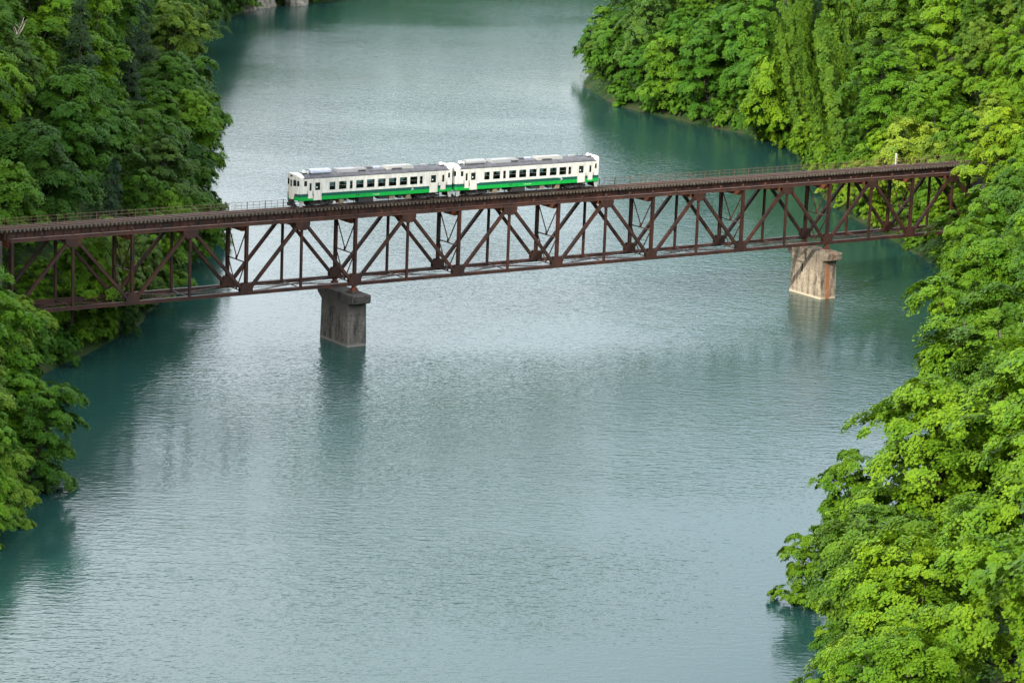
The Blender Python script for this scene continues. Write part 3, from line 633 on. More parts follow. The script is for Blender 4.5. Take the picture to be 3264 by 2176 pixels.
        m = MB(); xa, xb = sorted((X(-.30), X(-.18))); m.box(xa, xb, -1.05, 1.05, .14, .50); m.box(xa, xb, -.6, .6, .5, .8); m.build('snow_plough', M_under, C_)
        m = MB(); xa, xb = sorted((X(-.62), X(0))); m.box(xa, xb, -.12, .12, .74, .93); xa, xb = sorted((X(-.66), X(-.5))); m.box(xa, xb, -.19, .19, .68, .98); m.build('coupler', M_under, C_)
        # roof-end fittings: horn cover, whistle, antenna
        m = MB(); q = X(1.0); z = zG + .36; m.box(q - .26, q + .26, -.72, -.28, z, z + .16, 0); m.prism([(q - .22, z + .16), (q + .22, z + .16), (q + .22, z + .34), (q + .08, z + .44), (q - .14, z + .42)], 1, -.70, -.30, 1); m.box(q + .34, q + .5, -.66, -.4, z, z + .34, 1); m.build('horn_cover', [M_black, M_white], C_)
        m = MB(); m.tube([(X(1.7), -.2, zG + .4), (X(1.7), -.2, zG + .85)], .025, 6); m.tube([(X(2.1), .25, zG + .4), (X(2.1), .25, zG + .8)], .025, 6); m.box(min(X(1.6), X(2.3)), max(X(1.6), X(2.3)), -.2, .25, zG + .46, zG + .5); m.build('radio_antenna', M_black, C_)
    if not second:
        m = MB(); m.box(Lc + .37, 21.3 - .37, -.46, .46, BOT + .12, BOT + 2.42)
        for i in range(3): q = Lc + .37 - .02; m.box(q + .0 + i * -.02, q + .02, -.60, .60, BOT - .1, BOT + 2.5)
        m.build('gangway_bellows', M_black, C_)
    for s in (-1, 1): m = MB(); xq = Lc + .2; m.tube([(xq, s * .8, BOT - .02), (xq + .25, s * .8, BOT - .35), (xq + .5, s * .8, BOT - .02)], .035, 6); m.build('jumper_cable', M_black, C_) if not second else None
    # roof equipment, stations read from the photograph
    zr = zG + .42
    def R_(za, zb, y0, y1, h, mat, name, chamf=.12, zz=None, mats=None):
        a, b = wx(za) + .3, wx(zb) + .3; z = zz if zz is not None else zr; m = MB()
        m.hexa([(a, y0, z - .25), (b, y0, z - .25), (b, y1, z - .25), (a, y1, z - .25), (a + chamf, y0 + chamf, z + h), (b - chamf, y0 + chamf, z + h), (b - chamf, y1 - chamf, z + h), (a + chamf, y1 - chamf, z + h)]); return m.build(name, mat, C_)
    a, b = wx(430) + .3, wx(690) + .3; m = MB(); pr = []
    for i in range(11): t = PI * i / 10; pr.append((-.22 + math.cos(t) * .66, zG + .50 + .40 * math.sin(t) ** .7 if 0 < i < 10 else zG + .50))
    m.prism([(y - .1, z) for y, z in pr], 0, a, b); m.box(a + .2, b - .2, -.80, .30, zG + .12, zG + .50); m.build('water_tank', M_tank if not second else M_ac, C_, smooth=False)
    ac = R_(775, 1150, -.92, .62, .30, M_ac, 'air_conditioner')
    m = MB(); a, b = wx(1030) + .35, wx(1150) + .15
    for i in range(3): q = a + (b - a) * (i + .08) / 3; m.box(q, q + (b - a) / 3 * .8, -.935, -.88, zr - .02, zr + .12)
    m.build('grille', M_black, ac)
    m = MB()
    for i in range(3): q = a + (b - a) * (i + .5) / 3; m.box(q - .03, q + .03, -.78, .48, zr + .30, zr + .35)
    m.build('fin', M_ac, ac)
    R_(1172, 1385, -1.02, -.45, .0, M_roof, 'roof_box', .05); R_(1185, 1270, -.1, .5, .22, M_roof, 'roof_box', .05); R_(1290, 1390, .1, .6, .2, M_tank, 'roof_box', .05)
    ac = R_(1392, 1745, -.90, .62, .30, M_accream, 'air_conditioner', .2)
    m = MB(); a, b = wx(1460) + .3, wx(1580) + .3; m.box(a, b, -.94, -.82, zr - .05, zr + .10); m.build('grille', M_roof, ac)
    R_(1850, 1925, -.45, .05, .26, M_ac, 'ventilator', .04)
    # seats
    for i in range(11):
        x = 3.9 + i * 1.16
        m = MB()
        for y0, y1 in ((-1.34, -.42), (.42, 1.34)): m.box(x - .06, x + .06, y0, y1, BOT + .3, BOT + 1.28); m.box(x - .42, x + .42, y0, y1, BOT + .3, BOT + .70)
        m.build('seat_row', M_seat, C_)
    # bogies
    for cx in (3.1, Lc - 3.1):
        bg_ = MB(); bg_.box(cx - 1.5, cx + 1.5, -1.08, -.92, .36, .62); bg_.box(cx - 1.5, cx + 1.5, .92, 1.08, .36, .62); bg_.box(cx - .25, cx + .25, -1.15, 1.15, .34, .80)
        for s in (-1, 1):
            for q in (-1.05, 1.05): bg_.box(cx + q - .17, cx + q + .17, s * 1.0 - .12, s * 1.0 + .12, .26, .60); bg_.tube([(cx + q - .3 * (1 if q > 0 else -1), s * 1.0, .55), (cx + q - .3 * (1 if q > 0 else -1), s * 1.0, .84)], .09, 8)
        bo = bg_.build('bogie', M_under, C_)
        for q in (-1.05, 1.05):
            w_ = MB()
            for s in (-1, 1): w_.tube([(cx + q, s * .49, .431), (cx + q, s * .60, .431)], .425, 20)
            w_.tube([(cx + q, -.5, .431), (cx + q, .5, .431)], .07, 8); w_.build('wheelset', M_wheel, bo)
    eq = [(5.3, 5.9, .35, M_tan), (6.3, 6.5, .5, M_skirt), (7.9, 9.9, .28, M_under), (10.6, 12.0, .55, M_under), (12.1, 12.7, .45, M_tan), (13.3, 13.8, .5, M_under), (14.4, 15.0, .35, M_tan)]
    for a, b, z, mt in eq:
        for s in (-1, 1):
            m = MB(); y0, y1 = sorted((s * 1.28, s * .45)); m.box(a, b, y0, y1, z, BOT - .02); m.box(a + .05, b - .05, min(s * 1.30, s * 1.28), max(s * 1.30, s * 1.28), z + .08, BOT - .15); m.build('equipment_box', mt, C_)
    m = MB()
    for y in (-.5, .5): m.box(.3, Lc - .3, y - .06, y + .06, BOT - .22, BOT - .0)
    for i in range(14): q = 5 + i * .78; m.box(q - .03, q + .03, -1.35, 1.35, BOT - .12, BOT - .01)
    m.build('underframe', M_under, C_)
    # lettering
    me = text_mesh('JR', .34, M_white)
    for s in (-1, 1):
        o = inst('lettering', me, C_, (wx(1706) if s < 0 else Lc - wx(1706), s * (hw + .006), z1 + .03)); o.rotation_euler = (PI / 2, 0, 0 if s < 0 else PI); o['label'] = 'white JR letters on the dark green band'
    me2 = text_mesh(number, .19, M_white)
    for s in (-1, 1):
        o = inst('lettering', me2, C_, (wx(1222) if s < 0 else Lc - wx(1222), s * (hw + .006), BOT + .16)); o.rotation_euler = (PI / 2, 0, 0 if s < 0 else PI)
    m = MB(); m.box(wx(1010), wx(1060), -hw - .012, -hw, BOT + .22, BOT + .38); m.box(wx(1112), wx(1130), -hw - .012, -hw, BOT + .2, BOT + .3); m.build('fuel_filler_panel', simple('dark_green_hatch', (.02, .13, .04), .5), C_)
    if second:
        for q in (520 - 0, 1640): m = MB(); a = wx(q + 40); m.box(a, a + .45, -hw - .01, -hw, z2 - .05, z2 + .07); m.build('number_plate', M_white, C_)
    return C_
xt = -7.013
GT = 'two cars of the white and green train'
build_car(xt, 'front white and green railcar with its cab facing the left bank', 'キハ40 580', False, GT)
build_car(xt + 21.3 - .0, 'rear white and green railcar, nearer the right bank, coupled behind the other', 'キハ47 1519', True, GT)

# kilometre post on the right bank
m = MB(); m.box(-.11, .11, -.09, .09, -.3, 1.1); m.prism([(-.11, 1.1), (.11, 1.1), (.06, 1.22), (-.06, 1.22)], 1, -.09, .09)
kp = m.build('kilometre_post', simple('weathered_white_paint', (.42, .41, .38), .7, noise=.2)); tag(kp, 'short white post on the refuge platform beside the handrail near the right bridge end', 'post')
kp.location = (88.6, 7.0, .93)

# ------------------------------------------------------------------ trees
def leaves(rng, centers, dirs, prad, nleaf, L0, thick=.13, droop=.28, upw=1.0, w=.72):
    """leaf sprays: centers (n,3), outward dirs (n,3) -> quads"""
    n = len(centers); c = np.repeat(centers, nleaf, 0); d = np.repeat(dirs, nleaf, 0); pr = np.repeat(prad, nleaf); m = n * nleaf
    nrm = d * .75 + np.array([0, 0, upw]); nrm /= np.linalg.norm(nrm, axis=1)[:, None]
    t = np.cross(nrm, np.array([.3, .9, .1])); t /= np.linalg.norm(t, axis=1)[:, None]; b = np.cross(nrm, t)
    r = np.sqrt(rng.random(m)); a = rng.random(m) * 2 * PI
    # scalloped outline
    pr = pr * (.78 + .22 * np.cos(a * 5 + np.repeat(rng.random(n) * 6, nleaf)))
    P = c + t * (r * np.cos(a) * pr)[:, None] + b * (r * np.sin(a) * pr)[:, None] + nrm * (rng.normal(size=m) * thick * pr)[:, None]
    P[:, 2] -= droop * r * r * pr
    ln = nrm + rng.normal(size=(m, 3)) * .30 + d * .25; ln /= np.linalg.norm(ln, axis=1)[:, None]
    u = rng.normal(size=(m, 3)); u -= ln * (u * ln).sum(1)[:, None]; u /= np.linalg.norm(u, axis=1)[:, None]; v = np.cross(ln, u)
    L = L0 * rng.uniform(.7, 1.3, m)[:, None]
    V = np.stack([P - u * L * .5, P + v * L * w * .5 - ln * L * .08, P + u * L * .5, P - v * L * w * .5 - ln * L * .08], 1).reshape(-1, 3)
    return V
def crown_mesh(seed, kind):
    rng = np.random.default_rng(seed); Ht, R = 11.5, 4.3
    lob = []
    Rm = 4.9
    if kind == 'm':   # layered, spreading
        for i in range(15): a = i * 2.4 + rng.uniform(-.3, .3); f_ = i / 14; q = rng.uniform(.45, .80) * Rm * (1 - .55 * f_ ** 2.2); lob.append((q * math.cos(a), q * math.sin(a), Ht * (.16 + .74 * f_), rng.uniform(1.0, 2.3), .42))
        lob += [(0, 0, Ht * .93, 1.5, .5), (0, 0, Ht * .5, 2.4, .9)]; L0 = .195; pads = 22; nl = 140; droop = .34; upw = 1.5
    elif kind == 'o':  # rounded, dense
        for i in range(15): a = i * 2.4 + rng.uniform(-.4, .4); z = rng.uniform(.2, .84); q = rng.uniform(.55, .72) * Rm * (1 if z < .6 else .7); lob.append((q * math.cos(a), q * math.sin(a), Ht * z, rng.uniform(1.0, 2.4), .8))
        lob += [(0.3, .2, Ht * .86, 1.7, .8), (0, 0, Ht * .6, 2.6, 1.1)]; L0 = .20; pads = 23; nl = 130; droop = .3; upw = .8
    elif kind == 'a':  # airy, uneven, with sprays sticking out
        for i in range(17): a = i * 2.4 + rng.uniform(-.5, .5); z = rng.uniform(.15, .97); q = rng.uniform(.35, .9) * Rm * (1 if z < .6 else .65); lob.append((q * math.cos(a), q * math.sin(a), Ht * z, rng.uniform(.9, 1.7), .6))
        lob.append((0, 0, Ht * .55, 2.3, 1.1)); L0 = .20; pads = 21; nl = 135; droop = .45; upw = 1.1
    elif kind == 'b':
        for i in range(11): a = i * 2.4; q = rng.uniform(.3, .75) * Rm; lob.append((q * math.cos(a), q * math.sin(a), Ht * rng.uniform(.06, .5), rng.uniform(1.4, 2.2), .75))
        lob.append((0, 0, Ht * .5, 2.2, .9)); L0 = .36; pads = 15; nl = 115; droop = .3; upw = .7
    V = []; lob0 = lob
    if kind in 'moab':
        # leafy heart of the crown, so that trunk and limbs only glint through
        lob = lob + [(0, 0, Ht * z_, 2.6 - 1.2 * abs(z_ - .45), 1.0) for z_ in ((.2, .38, .56, .74) if kind != 'b' else (.15, .35))]
        LB = np.array(lob)
        C0, D0, R0 = [], [], []
        for x, y, z, r, fl in lob:
            for j in range(pads):
                d = rng.normal(size=3); d[2] = abs(d[2]) * .95 - .42; d /= np.linalg.norm(d); c = np.array([x, y, z]) + d * np.array([r, r, r * fl]) * rng.uniform(.8, 1.05)
                C0.append(c); dd = d + .5 * np.array([x, y, 0]) / R; D0.append(dd / np.linalg.norm(dd)); R0.append(rng.uniform(.45, 1.2) * .52 * r ** .6)
        V = leaves(rng, np.array(C0), np.array(D0), np.array(R0), nl, L0, droop=droop, upw=upw)
    elif kind == 'c':  # conifer with drooping tiers
        C0, D0, R0 = [], [], []
        for i in range(30):
            f_ = i / 29; z = Ht * (.22 + .93 * f_); rr = 3.0 * (1 - f_) ** .8 + .25
            for j in range(max(4, int(9 * (1 - f_)) + 3)):
                a = rng.random() * 2 * PI; q = rr * rng.uniform(.35, 1.0); C0.append((q * math.cos(a), q * math.sin(a), z - .25 * q + rng.uniform(-.15, .15))); D0.append((math.cos(a), math.sin(a), -.1)); R0.append(rng.uniform(.4, .75))
        V = leaves(rng, np.array(C0), np.array(D0), np.array(R0), 70, .26, droop=.5, upw=1.2, w=.35)
    elif kind == 'v':  # tall trunk hung with curtains of vine
        C0, D0, R0 = [], [], []
        for i in range(15):
            a = i * 2.4; q = rng.uniform(.5, 2.2); x, y = q * math.cos(a), q * math.sin(a); zt = Ht * rng.uniform(.75, 1.25); zb = Ht * rng.uniform(.05, .35)
            for z in np.arange(zb, zt, .5): C0.append((x + rng.uniform(-.3, .3), y + rng.uniform(-.3, .3), z)); D0.append((math.cos(a), math.sin(a), -.2)); R0.append(rng.uniform(.35, .62))
        V = leaves(rng, np.array(C0), np.array(D0), np.array(R0), 48, .28, droop=.9, upw=.25)
    F = np.arange(len(V)).reshape(-1, 4)
    return mesh_np('crown', V, F, [M_leaf]), lob0
def trunk_mesh(seed, kind, lob):
    rng = random.Random(seed); Ht = 11.5; m = MB()
    if kind in 'cv':
        top = Ht * (1.12 if kind == 'c' else .95); m.tube([(0, 0, -1.5), (.05, 0, 3), (0, .08, 7), (.02, 0, top)], [.24, .2, .14, .03], 8)
        for i in range(18 if kind == 'c' else 8): z = Ht * (.22 + .045 * i); a = i * 2.4; q = 2.2 * (1.15 - z / 13.); m.tube([(0, 0, z), (q * math.cos(a), q * math.sin(a), z - .3)], [.05, .015], 5)
    else:
        h = .5 if kind == 'b' else 1
        pts = [(0, 0, -1.5), (rng.uniform(-.15, .15), rng.uniform(-.15, .15), 1.6 * h), (rng.uniform(-.4, .4), rng.uniform(-.4, .4), 4.2 * h), (rng.uniform(-.5, .5), rng.uniform(-.5, .5), 7.4 * h), (0, 0, 9.8 * h)]
        m.tube(pts, [.27, .21, .16, .10, .03], 8)
        for x, y, z, r, fl in lob:
            zs = min(max(z * .55, 1.2 * h), 7 * h); q = Vector((0, 0, zs)); e = Vector((x * .75, y * .75, z - .6)); mid = (q + e) / 2 + Vector((rng.uniform(-.3, .3), rng.uniform(-.3, .3), -.15))
            m.tube([q, mid, e], [.09, .06, .025], 5)
            for j in range(3): m.tube([e, e + Vector((rng.uniform(-1, 1) * r * .7, rng.uniform(-1, 1) * r * .7, rng.uniform(.1, .5) * r))], [.03, .01], 4)
    return m.mesh('trunk', M_bark, True)
VAR = {}
for kd, n in (('m', 4), ('o', 4), ('a', 3), ('b', 2), ('c', 2), ('v', 2)):
    VAR[kd] = []
    for i in range(n):
        c, lob = crown_mesh(100 * ord(kd) + i, kd); VAR[kd].append((c, trunk_mesh(i + ord(kd), kd, lob)))
TREES = '''a -55.7 -171.2 1.47 1.8;o -61.8 -165.9 0.94 4.9;o -52.9 -163.7 1.22 5.7;a -53.5 -154.2 0.98 5.8;m -58.9 -161.0 1.03 2.7;o -43.4 -160.5 1.63 0.4;m -46.5 -149.6 1.30 5.2;a -40.1 -141.2 1.33 4.9;m -27.0 -140.7 1.60 4.4;m -17.0 -133.9 1.54 4.7;m -24.9 -128.4 1.55 4.9;a -16.0 -123.9 1.62 6.2;a -6.6 -122.2 1.64 5.7;o -32.6 -132.1 1.28 3.5;a -10.9 -104.1 0.92 0.6;b -74.6 -54.6 0.50 3.8;o -69.8 -49.3 0.87 5.0;m -65.8 -40.1 0.95 0.4;m -60.2 -37.3 0.84 6.0;b -65.9 -34.3 0.51 1.4;m -62.0 -29.0 0.91 3.9;a 4.1 -100.3 1.63 0.5;a -55.9 -24.6 0.83 4.8;m -56.5 -18.5 0.95 1.2;b -68.2 -43.9 0.57 3.7;m 40.8 -75.9 1.52 1.1;a -55.5 -13.1 0.80 4.2;m -61.4 -22.8 0.54 1.4;o -50.1 -11.7 0.76 0.5;m 43.2 -64.3 1.46 1.1;a -44.1 -3.9 0.76 3.4;o -46.4 -8.6 0.73 3.7;o -55.0 -8.1 0.66 2.0;o -46.2 9.6 0.96 0.1;m -44.0 14.5 0.88 0.3;m -37.3 8.5 0.66 5.7;o -37.9 15.6 1.24 5.0;o -31.7 9.9 1.07 3.6;a 53.1 -64.4 1.63 3.9;o -26.5 15.3 1.12 3.5;o -37.2 27.2 1.20 2.1;o -30.6 22.9 1.39 2.6;o -35.7 36.5 0.75 3.0;o -20.4 19.3 0.92 4.4;c -21.1 25.4 1.04 4.9;a 69.3 -42.1 1.46 2.1;o -31.6 40.6 1.02 5.3;o -30.6 33.1 1.22 0.8;b -42.6 23.5 0.53 5.3;m -22.0 32.7 1.23 1.4;a 68.8 -33.8 1.29 3.2;m 79.3 -37.1 1.40 1.2;m -26.6 46.4 1.08 3.7;o -17.9 39.7 1.47 3.2;m -13.4 28.1 1.06 2.5;o 75.9 -28.4 1.58 3.6;o -22.8 51.8 1.09 4.5;a -11.3 37.4 0.86 4.7;o -23.9 58.5 0.97 6.1;m -11.9 45.9 1.34 6.0;o -6.5 39.8 0.94 3.0;a 94.1 -25.7 1.40 3.8;a -25.2 63.7 0.76 2.3;o -17.0 52.6 0.85 4.1;m -32.9 46.3 0.64 4.8;c -9.5 54.8 1.48 0.8;m -2.8 48.6 1.25 5.1;o 99.2 -18.3 0.93 0.2;m -20.1 63.0 0.99 3.5;m -31.6 50.3 0.62 2.0;m -18.1 70.6 1.04 4.3;m -11.2 63.6 1.58 2.3;o -29.1 53.7 0.67 5.7;o 95.5 -12.7 0.96 0.9;o 3.9 50.7 0.91 2.3;o -0.8 56.9 1.29 0.8;o 103.4 -7.0 1.31 4.1;o -10.0 76.0 1.56 5.9;m -23.0 68.5 0.75 5.5;m 102.5 -14.0 0.73 2.5;o 111.5 -5.9 1.25 3.4;a -0.6 71.5 1.39 5.6;m 9.8 64.5 0.94 2.0;o 6.8 58.8 0.99 5.0;m 8.8 71.3 1.09 5.7;m 1.3 81.8 1.53 0.9;m 108.1 11.8 1.24 5.0;c 8.9 78.5 1.03 0.7;o 16.3 78.5 1.27 5.7;m 121.6 10.1 1.03 3.2;o 107.5 17.9 0.72 5.9;a 9.7 88.5 1.70 3.1;a 114.1 10.1 0.81 1.4;o 112.3 20.4 1.09 3.5;a 122.9 16.7 1.05 4.4;o 19.0 89.9 1.42 5.9;a 135.4 15.6 1.47 5.3;o 113.2 29.7 1.34 5.1;m 121.8 24.0 0.96 1.1;m 138.7 23.7 1.39 5.0;a 26.3 94.7 1.32 1.9;o 128.2 28.0 0.87 1.7;a 120.1 33.0 1.12 1.1;o 146.4 29.1 1.34 5.0;a 134.5 34.3 1.18 4.2;o 124.5 38.9 1.33 2.6;m 117.5 40.2 1.03 5.1;c 19.6 101.5 1.70 4.7;m 117.8 45.8 0.73 0.3;m 124.7 48.5 1.62 3.3;m 141.0 34.9 1.03 0.8;m 130.4 42.3 0.95 5.0;o 136.9 43.1 0.88 2.9;m 113.6 36.6 0.78 6.2;o 143.8 42.4 1.00 4.2;a 134.4 47.5 0.78 3.2;o 152.7 37.3 1.18 2.8;a 139.7 47.8 0.97 4.8;o 125.8 55.8 0.77 5.2;m 133.1 53.3 1.03 2.2;o 157.8 44.0 1.21 0.8;a 146.3 48.6 1.16 0.1;a 153.7 49.7 0.94 1.8;a 20.8 128.9 1.73 1.9;a 149.2 42.2 0.80 3.3;o 142.9 55.8 1.38 3.4;a 33.4 116.3 1.63 5.7;v 129.4 63.7 1.67 1.5;a 156.5 55.5 1.01 0.8;m 141.5 63.7 0.88 4.1;m 132.9 70.6 0.84 0.0;o 155.9 63.5 1.36 0.6;m 147.5 70.9 0.89 4.6;a 163.6 60.8 1.31 2.8;o 142.8 75.5 1.29 0.4;o 155.6 74.2 1.57 1.2;v 145.6 86.4 1.60 0.7;m 157.8 86.9 1.64 5.5;v 151.5 100.1 1.72 5.0;c 46.7 162.3 1.76 0.7;o 171.7 91.4 1.75 3.3;o 61.3 173.9 1.36 1.2;c 53.6 177.8 1.46 4.7;o 164.7 79.0 1.76 2.6;v 164.9 105.6 1.53 2.8;o 155.2 109.4 1.56 3.5;a 56.2 186.2 1.45 0.1;o 157.9 118.0 1.41 0.5;m 173.1 111.7 1.33 6.0;o 65.0 181.0 1.39 3.2;a 56.6 163.6 1.63 3.3;a 186.1 110.2 1.37 5.6;a 65.6 191.6 1.45 0.4;v 167.5 122.7 1.09 1.2;o 176.3 103.3 1.74 3.9;m 178.4 120.9 1.66 0.9;o 163.8 131.0 1.68 0.7;a 73.4 197.8 1.61 3.0;v 171.8 126.5 0.85 4.8;v 178.1 128.4 0.81 3.2;v 173.7 131.9 0.99 2.4;m 160.5 140.3 1.29 3.5;o 187.7 126.7 1.18 5.4;v 177.1 136.0 0.69 2.6;v 183.4 134.4 1.18 0.6;m 168.7 139.2 1.31 5.6;m 173.3 144.8 1.05 5.3;a 159.6 150.6 1.40 4.4;v 184.5 142.4 0.94 1.3;o 165.8 151.6 0.71 1.4;m 169.7 149.7 0.69 1.7;m 176.6 150.8 1.03 1.2;v 178.5 140.1 0.71 5.6;o 166.3 158.2 1.00 1.0;m 165.4 146.1 1.06 4.8;m 184.2 149.7 1.01 0.4;a 165.7 166.4 1.60 6.0;o 172.7 164.1 0.76 0.4;m 174.3 159.1 0.96 4.4;o 182.7 159.3 0.92 0.5;a 160.3 159.8 1.05 0.8;a 181.8 166.2 1.14 3.9;o 164.7 174.6 1.16 5.1;a 176.2 172.1 1.10 0.6;m 168.9 182.4 1.12 5.9;a 187.3 174.9 1.30 5.3;m 177.0 180.3 1.41 3.4;m 85.0 216.3 1.72 3.6;m 186.4 184.3 1.52 4.8;m 177.4 189.2 1.45 1.7;m 96.1 247.6 1.72 5.6;m 182.3 203.4 1.07 1.6;m 187.1 196.4 1.83 2.7;o 108.4 262.7 1.86 4.0;o 199.3 204.8 1.87 4.4;o 121.7 279.4 1.67 3.0;m 115.8 270.9 1.79 5.0;o 208.6 225.7 1.87 2.7;o 143.6 321.9 1.84 5.3;o 136.6 306.7 1.86 5.8;m 158.8 336.9 1.62 1.8;o 167.2 344.1 1.20 2.0;a 164.8 352.6 1.39 0.3;m 172.3 348.8 1.12 5.6;m 175.0 356.1 1.27 6.2;o 182.1 358.3 1.18 5.7;o 178.2 365.7 1.49 4.0;m 188.7 361.8 1.12 4.7;m 188.3 368.3 1.07 0.3;m 196.9 367.3 1.49 2.6;m 205.4 367.1 1.00 2.8;o 209.2 372.8 1.16 4.3;b -35.6 4.5 0.50 0.2;b 160.1 133.6 0.39 0.3;b 159.8 164.6 0.45 0.4;b 200.6 364.8 0.52 0.9;b -47.5 -140.9 0.38 5.6;b -51.2 -146.3 0.50 0.6;b -39.5 -132.0 0.41 3.8;b -35.7 -128.7 0.58 1.7;b -74.3 -52.8 0.40 0.5;b -73.3 -50.5 0.38 6.0;b -47.2 -13.0 0.49 1.5;b -26.7 12.3 0.45 1.7;b -22.6 16.1 0.49 0.4;m 105.9 14.8 0.66 5.1;b 16.5 67.7 0.61 3.4;a 109.3 25.6 0.67 0.7;b 107.3 20.1 0.38 1.5;b 124.2 58.0 0.56 1.6;b 123.9 59.8 0.33 2.3;a 122.2 55.2 0.68 1.4;o 130.2 68.1 0.63 5.0;b 153.6 105.3 0.56 4.2;o 147.3 94.3 0.68 4.9;b 159.8 130.5 0.40 5.0;b 160.6 136.1 0.51 0.3;b 159.8 146.2 0.54 4.4;b 159.2 154.9 0.39 4.3;b 159.8 167.9 0.59 1.8;m 169.1 187.1 0.51 0.7;m 173.9 196.6 0.58 3.1;o 185.0 212.1 0.79 5.1;o 165.5 340.8 0.75 4.9;b 191.4 361.2 0.41 2.3;b 198.7 364.3 0.41 1.3;a 210.5 369.6 0.74 4.3;o 66.5 -37.0 0.95 4.6;b -85.8 -66.5 0.39 0.3;b -81.6 -62.4 0.33 3.0;b -78.8 -59.6 0.29 3.1;b -73.7 -54.7 0.32 4.8;b -71.2 -51.6 0.34 5.0;b -67.1 -47.7 0.28 0.0;b -66.3 -45.7 0.31 3.6;b -62.2 -40.9 0.33 0.4;b -60.2 -37.3 0.29 0.5;b -58.8 -34.5 0.41 3.0;b -56.7 -31.4 0.37 4.4;b -54.1 -26.6 0.26 0.7;b -52.3 -24.1 0.36 2.4;b -50.2 -18.3 0.30 1.6;b -48.3 -14.7 0.27 2.0;b -47.0 -11.8 0.29 2.0;b -45.1 -6.1 0.30 4.1;b -43.7 -3.3 0.37 2.1;b -41.6 -0.6 0.33 2.9;b -36.4 4.7 0.35 2.7;b -31.0 8.9 0.32 5.2;b -29.7 10.7 0.39 3.4;b -23.9 16.1 0.38 4.9;b -22.1 18.2 0.39 4.5;b -17.1 23.4 0.31 2.6;b -15.0 25.6 0.39 4.2;b -11.7 30.4 0.38 4.7;b -10.8 32.2 0.36 2.4;b -6.6 36.7 0.38 5.4;b -2.9 41.2 0.37 3.0;b -0.7 44.6 0.30 1.0;b 0.7 47.4 0.37 2.3;b 3.5 51.6 0.32 5.4;b 7.0 56.1 0.32 3.1;b 10.4 60.0 0.33 4.9;b 12.7 62.9 0.50 3.5;b 15.2 66.0 0.45 4.7;b 16.8 68.3 0.39 3.0;b 20.2 75.1 0.48 0.3;b 21.2 79.0 0.33 1.9;b 23.1 82.6 0.40 0.8;b 23.4 85.5 0.34 1.8;b 25.4 92.1 0.46 1.2;b 27.2 94.4 0.41 4.2;b 28.7 100.7 0.43 1.9;b 77.3 -26.5 0.38 4.9;b 83.4 -24.3 0.29 5.8;b 89.4 -16.5 0.38 1.9;b 92.3 -12.6 0.36 1.6;b 96.0 -3.2 0.28 3.9;b 99.2 3.9 0.30 5.2;b 101.9 9.7 0.32 6.1;b 102.5 12.2 0.32 1.9;b 106.7 22.2 0.33 5.9;b 109.0 25.9 0.29 2.7;b 111.6 33.1 0.33 3.4;b 113.2 37.0 0.37 4.2;b 115.5 40.7 0.33 3.1;b 117.4 45.5 0.41 4.5;b 120.3 53.4 0.37 0.8;b 122.1 56.4 0.34 5.4;b 124.7 61.2 0.44 3.0;b 127.3 65.8 0.46 1.0;b 131.5 72.0 0.41 1.5;b 134.1 75.7 0.50 5.8;b 137.7 80.9 0.50 2.0;b 141.0 85.0 0.51 0.7;b 145.4 91.1 0.34 0.9;b 147.6 96.2 0.42 2.6;b 150.9 102.1 0.36 5.7;b 153.7 106.5 0.37 5.8;b 155.9 111.2 0.37 3.4;b 158.2 120.6 0.52 0.9;b 160.3 128.6 0.38 3.1;b 159.2 134.4 0.39 3.9;b 159.2 142.2 0.43 4.5;b 159.2 150.3 0.52 5.5;b 159.1 156.4 0.51 4.0;b 160.0 158.2 0.34 1.2;b 159.7 166.5 0.50 0.8;m 67.0 -33.0 1.0 2.0;o 71.0 -28.5 0.9 2.0;a -15.5 -103.5 0.66 1.2;m -2.0 -93.5 0.62 3.2;m -24.2 -119.2 0.74 0.4;o -30.0 -125.5 0.66 1.4;m -59.5 -37.0 0.78 1.0;m -60.5 -42.0 0.95 4.0;a -67.5 -50.0 0.85 2.2;m -72.0 -55.5 0.8 0.3;o -23.5 43.5 1.0 0.5;o -49.5 -6.5 0.62 2.5;m 97.5 -6.8 1.35 1.0;o 93.5 -10.5 1.15 3.0'''
LOOK = {'m': ('spreading maple-like tree', 'broadleaf_tree', 'tree'), 'o': ('dense round-crowned tree', 'broadleaf_tree', 'tree'), 'a': ('loose airy-crowned tree', 'broadleaf_tree', 'tree'),
        'b': ('low bushy shrub', 'shrub', 'shrub'), 'c': ('tall dark conifer', 'conifer_tree', 'conifer'), 'v': ('vine-draped tree', 'vine_covered_tree', 'tree')}
ORD = ['first', 'second', 'third', 'fourth', 'fifth', 'sixth', 'seventh', 'eighth', 'ninth', 'tenth', 'eleventh', 'twelfth', 'thirteenth', 'fourteenth', 'fifteenth', 'sixteenth', 'seventeenth', 'eighteenth', 'nineteenth', 'twentieth']
def ordn(i): return ORD[i] if i < 20 else ('twenty-' + ORD[i - 20] if i < 29 else ('thirtieth' if i == 29 else 'thirty-' + ORD[i - 30]))
rows = []
rt = random.Random(12)
for t in TREES.split(';'):
    k, x, y, s, r = t.split(); rows.append([k, float(x), float(y), float(s), float(r)])
PX = np.array([[r[1], r[2]] for r in rows]); ZT = height(PX); DL = segd(PX, LS); DR = segd(PX, RS); LD, LA = lean(PX)
sec = {}
tree_objs = []
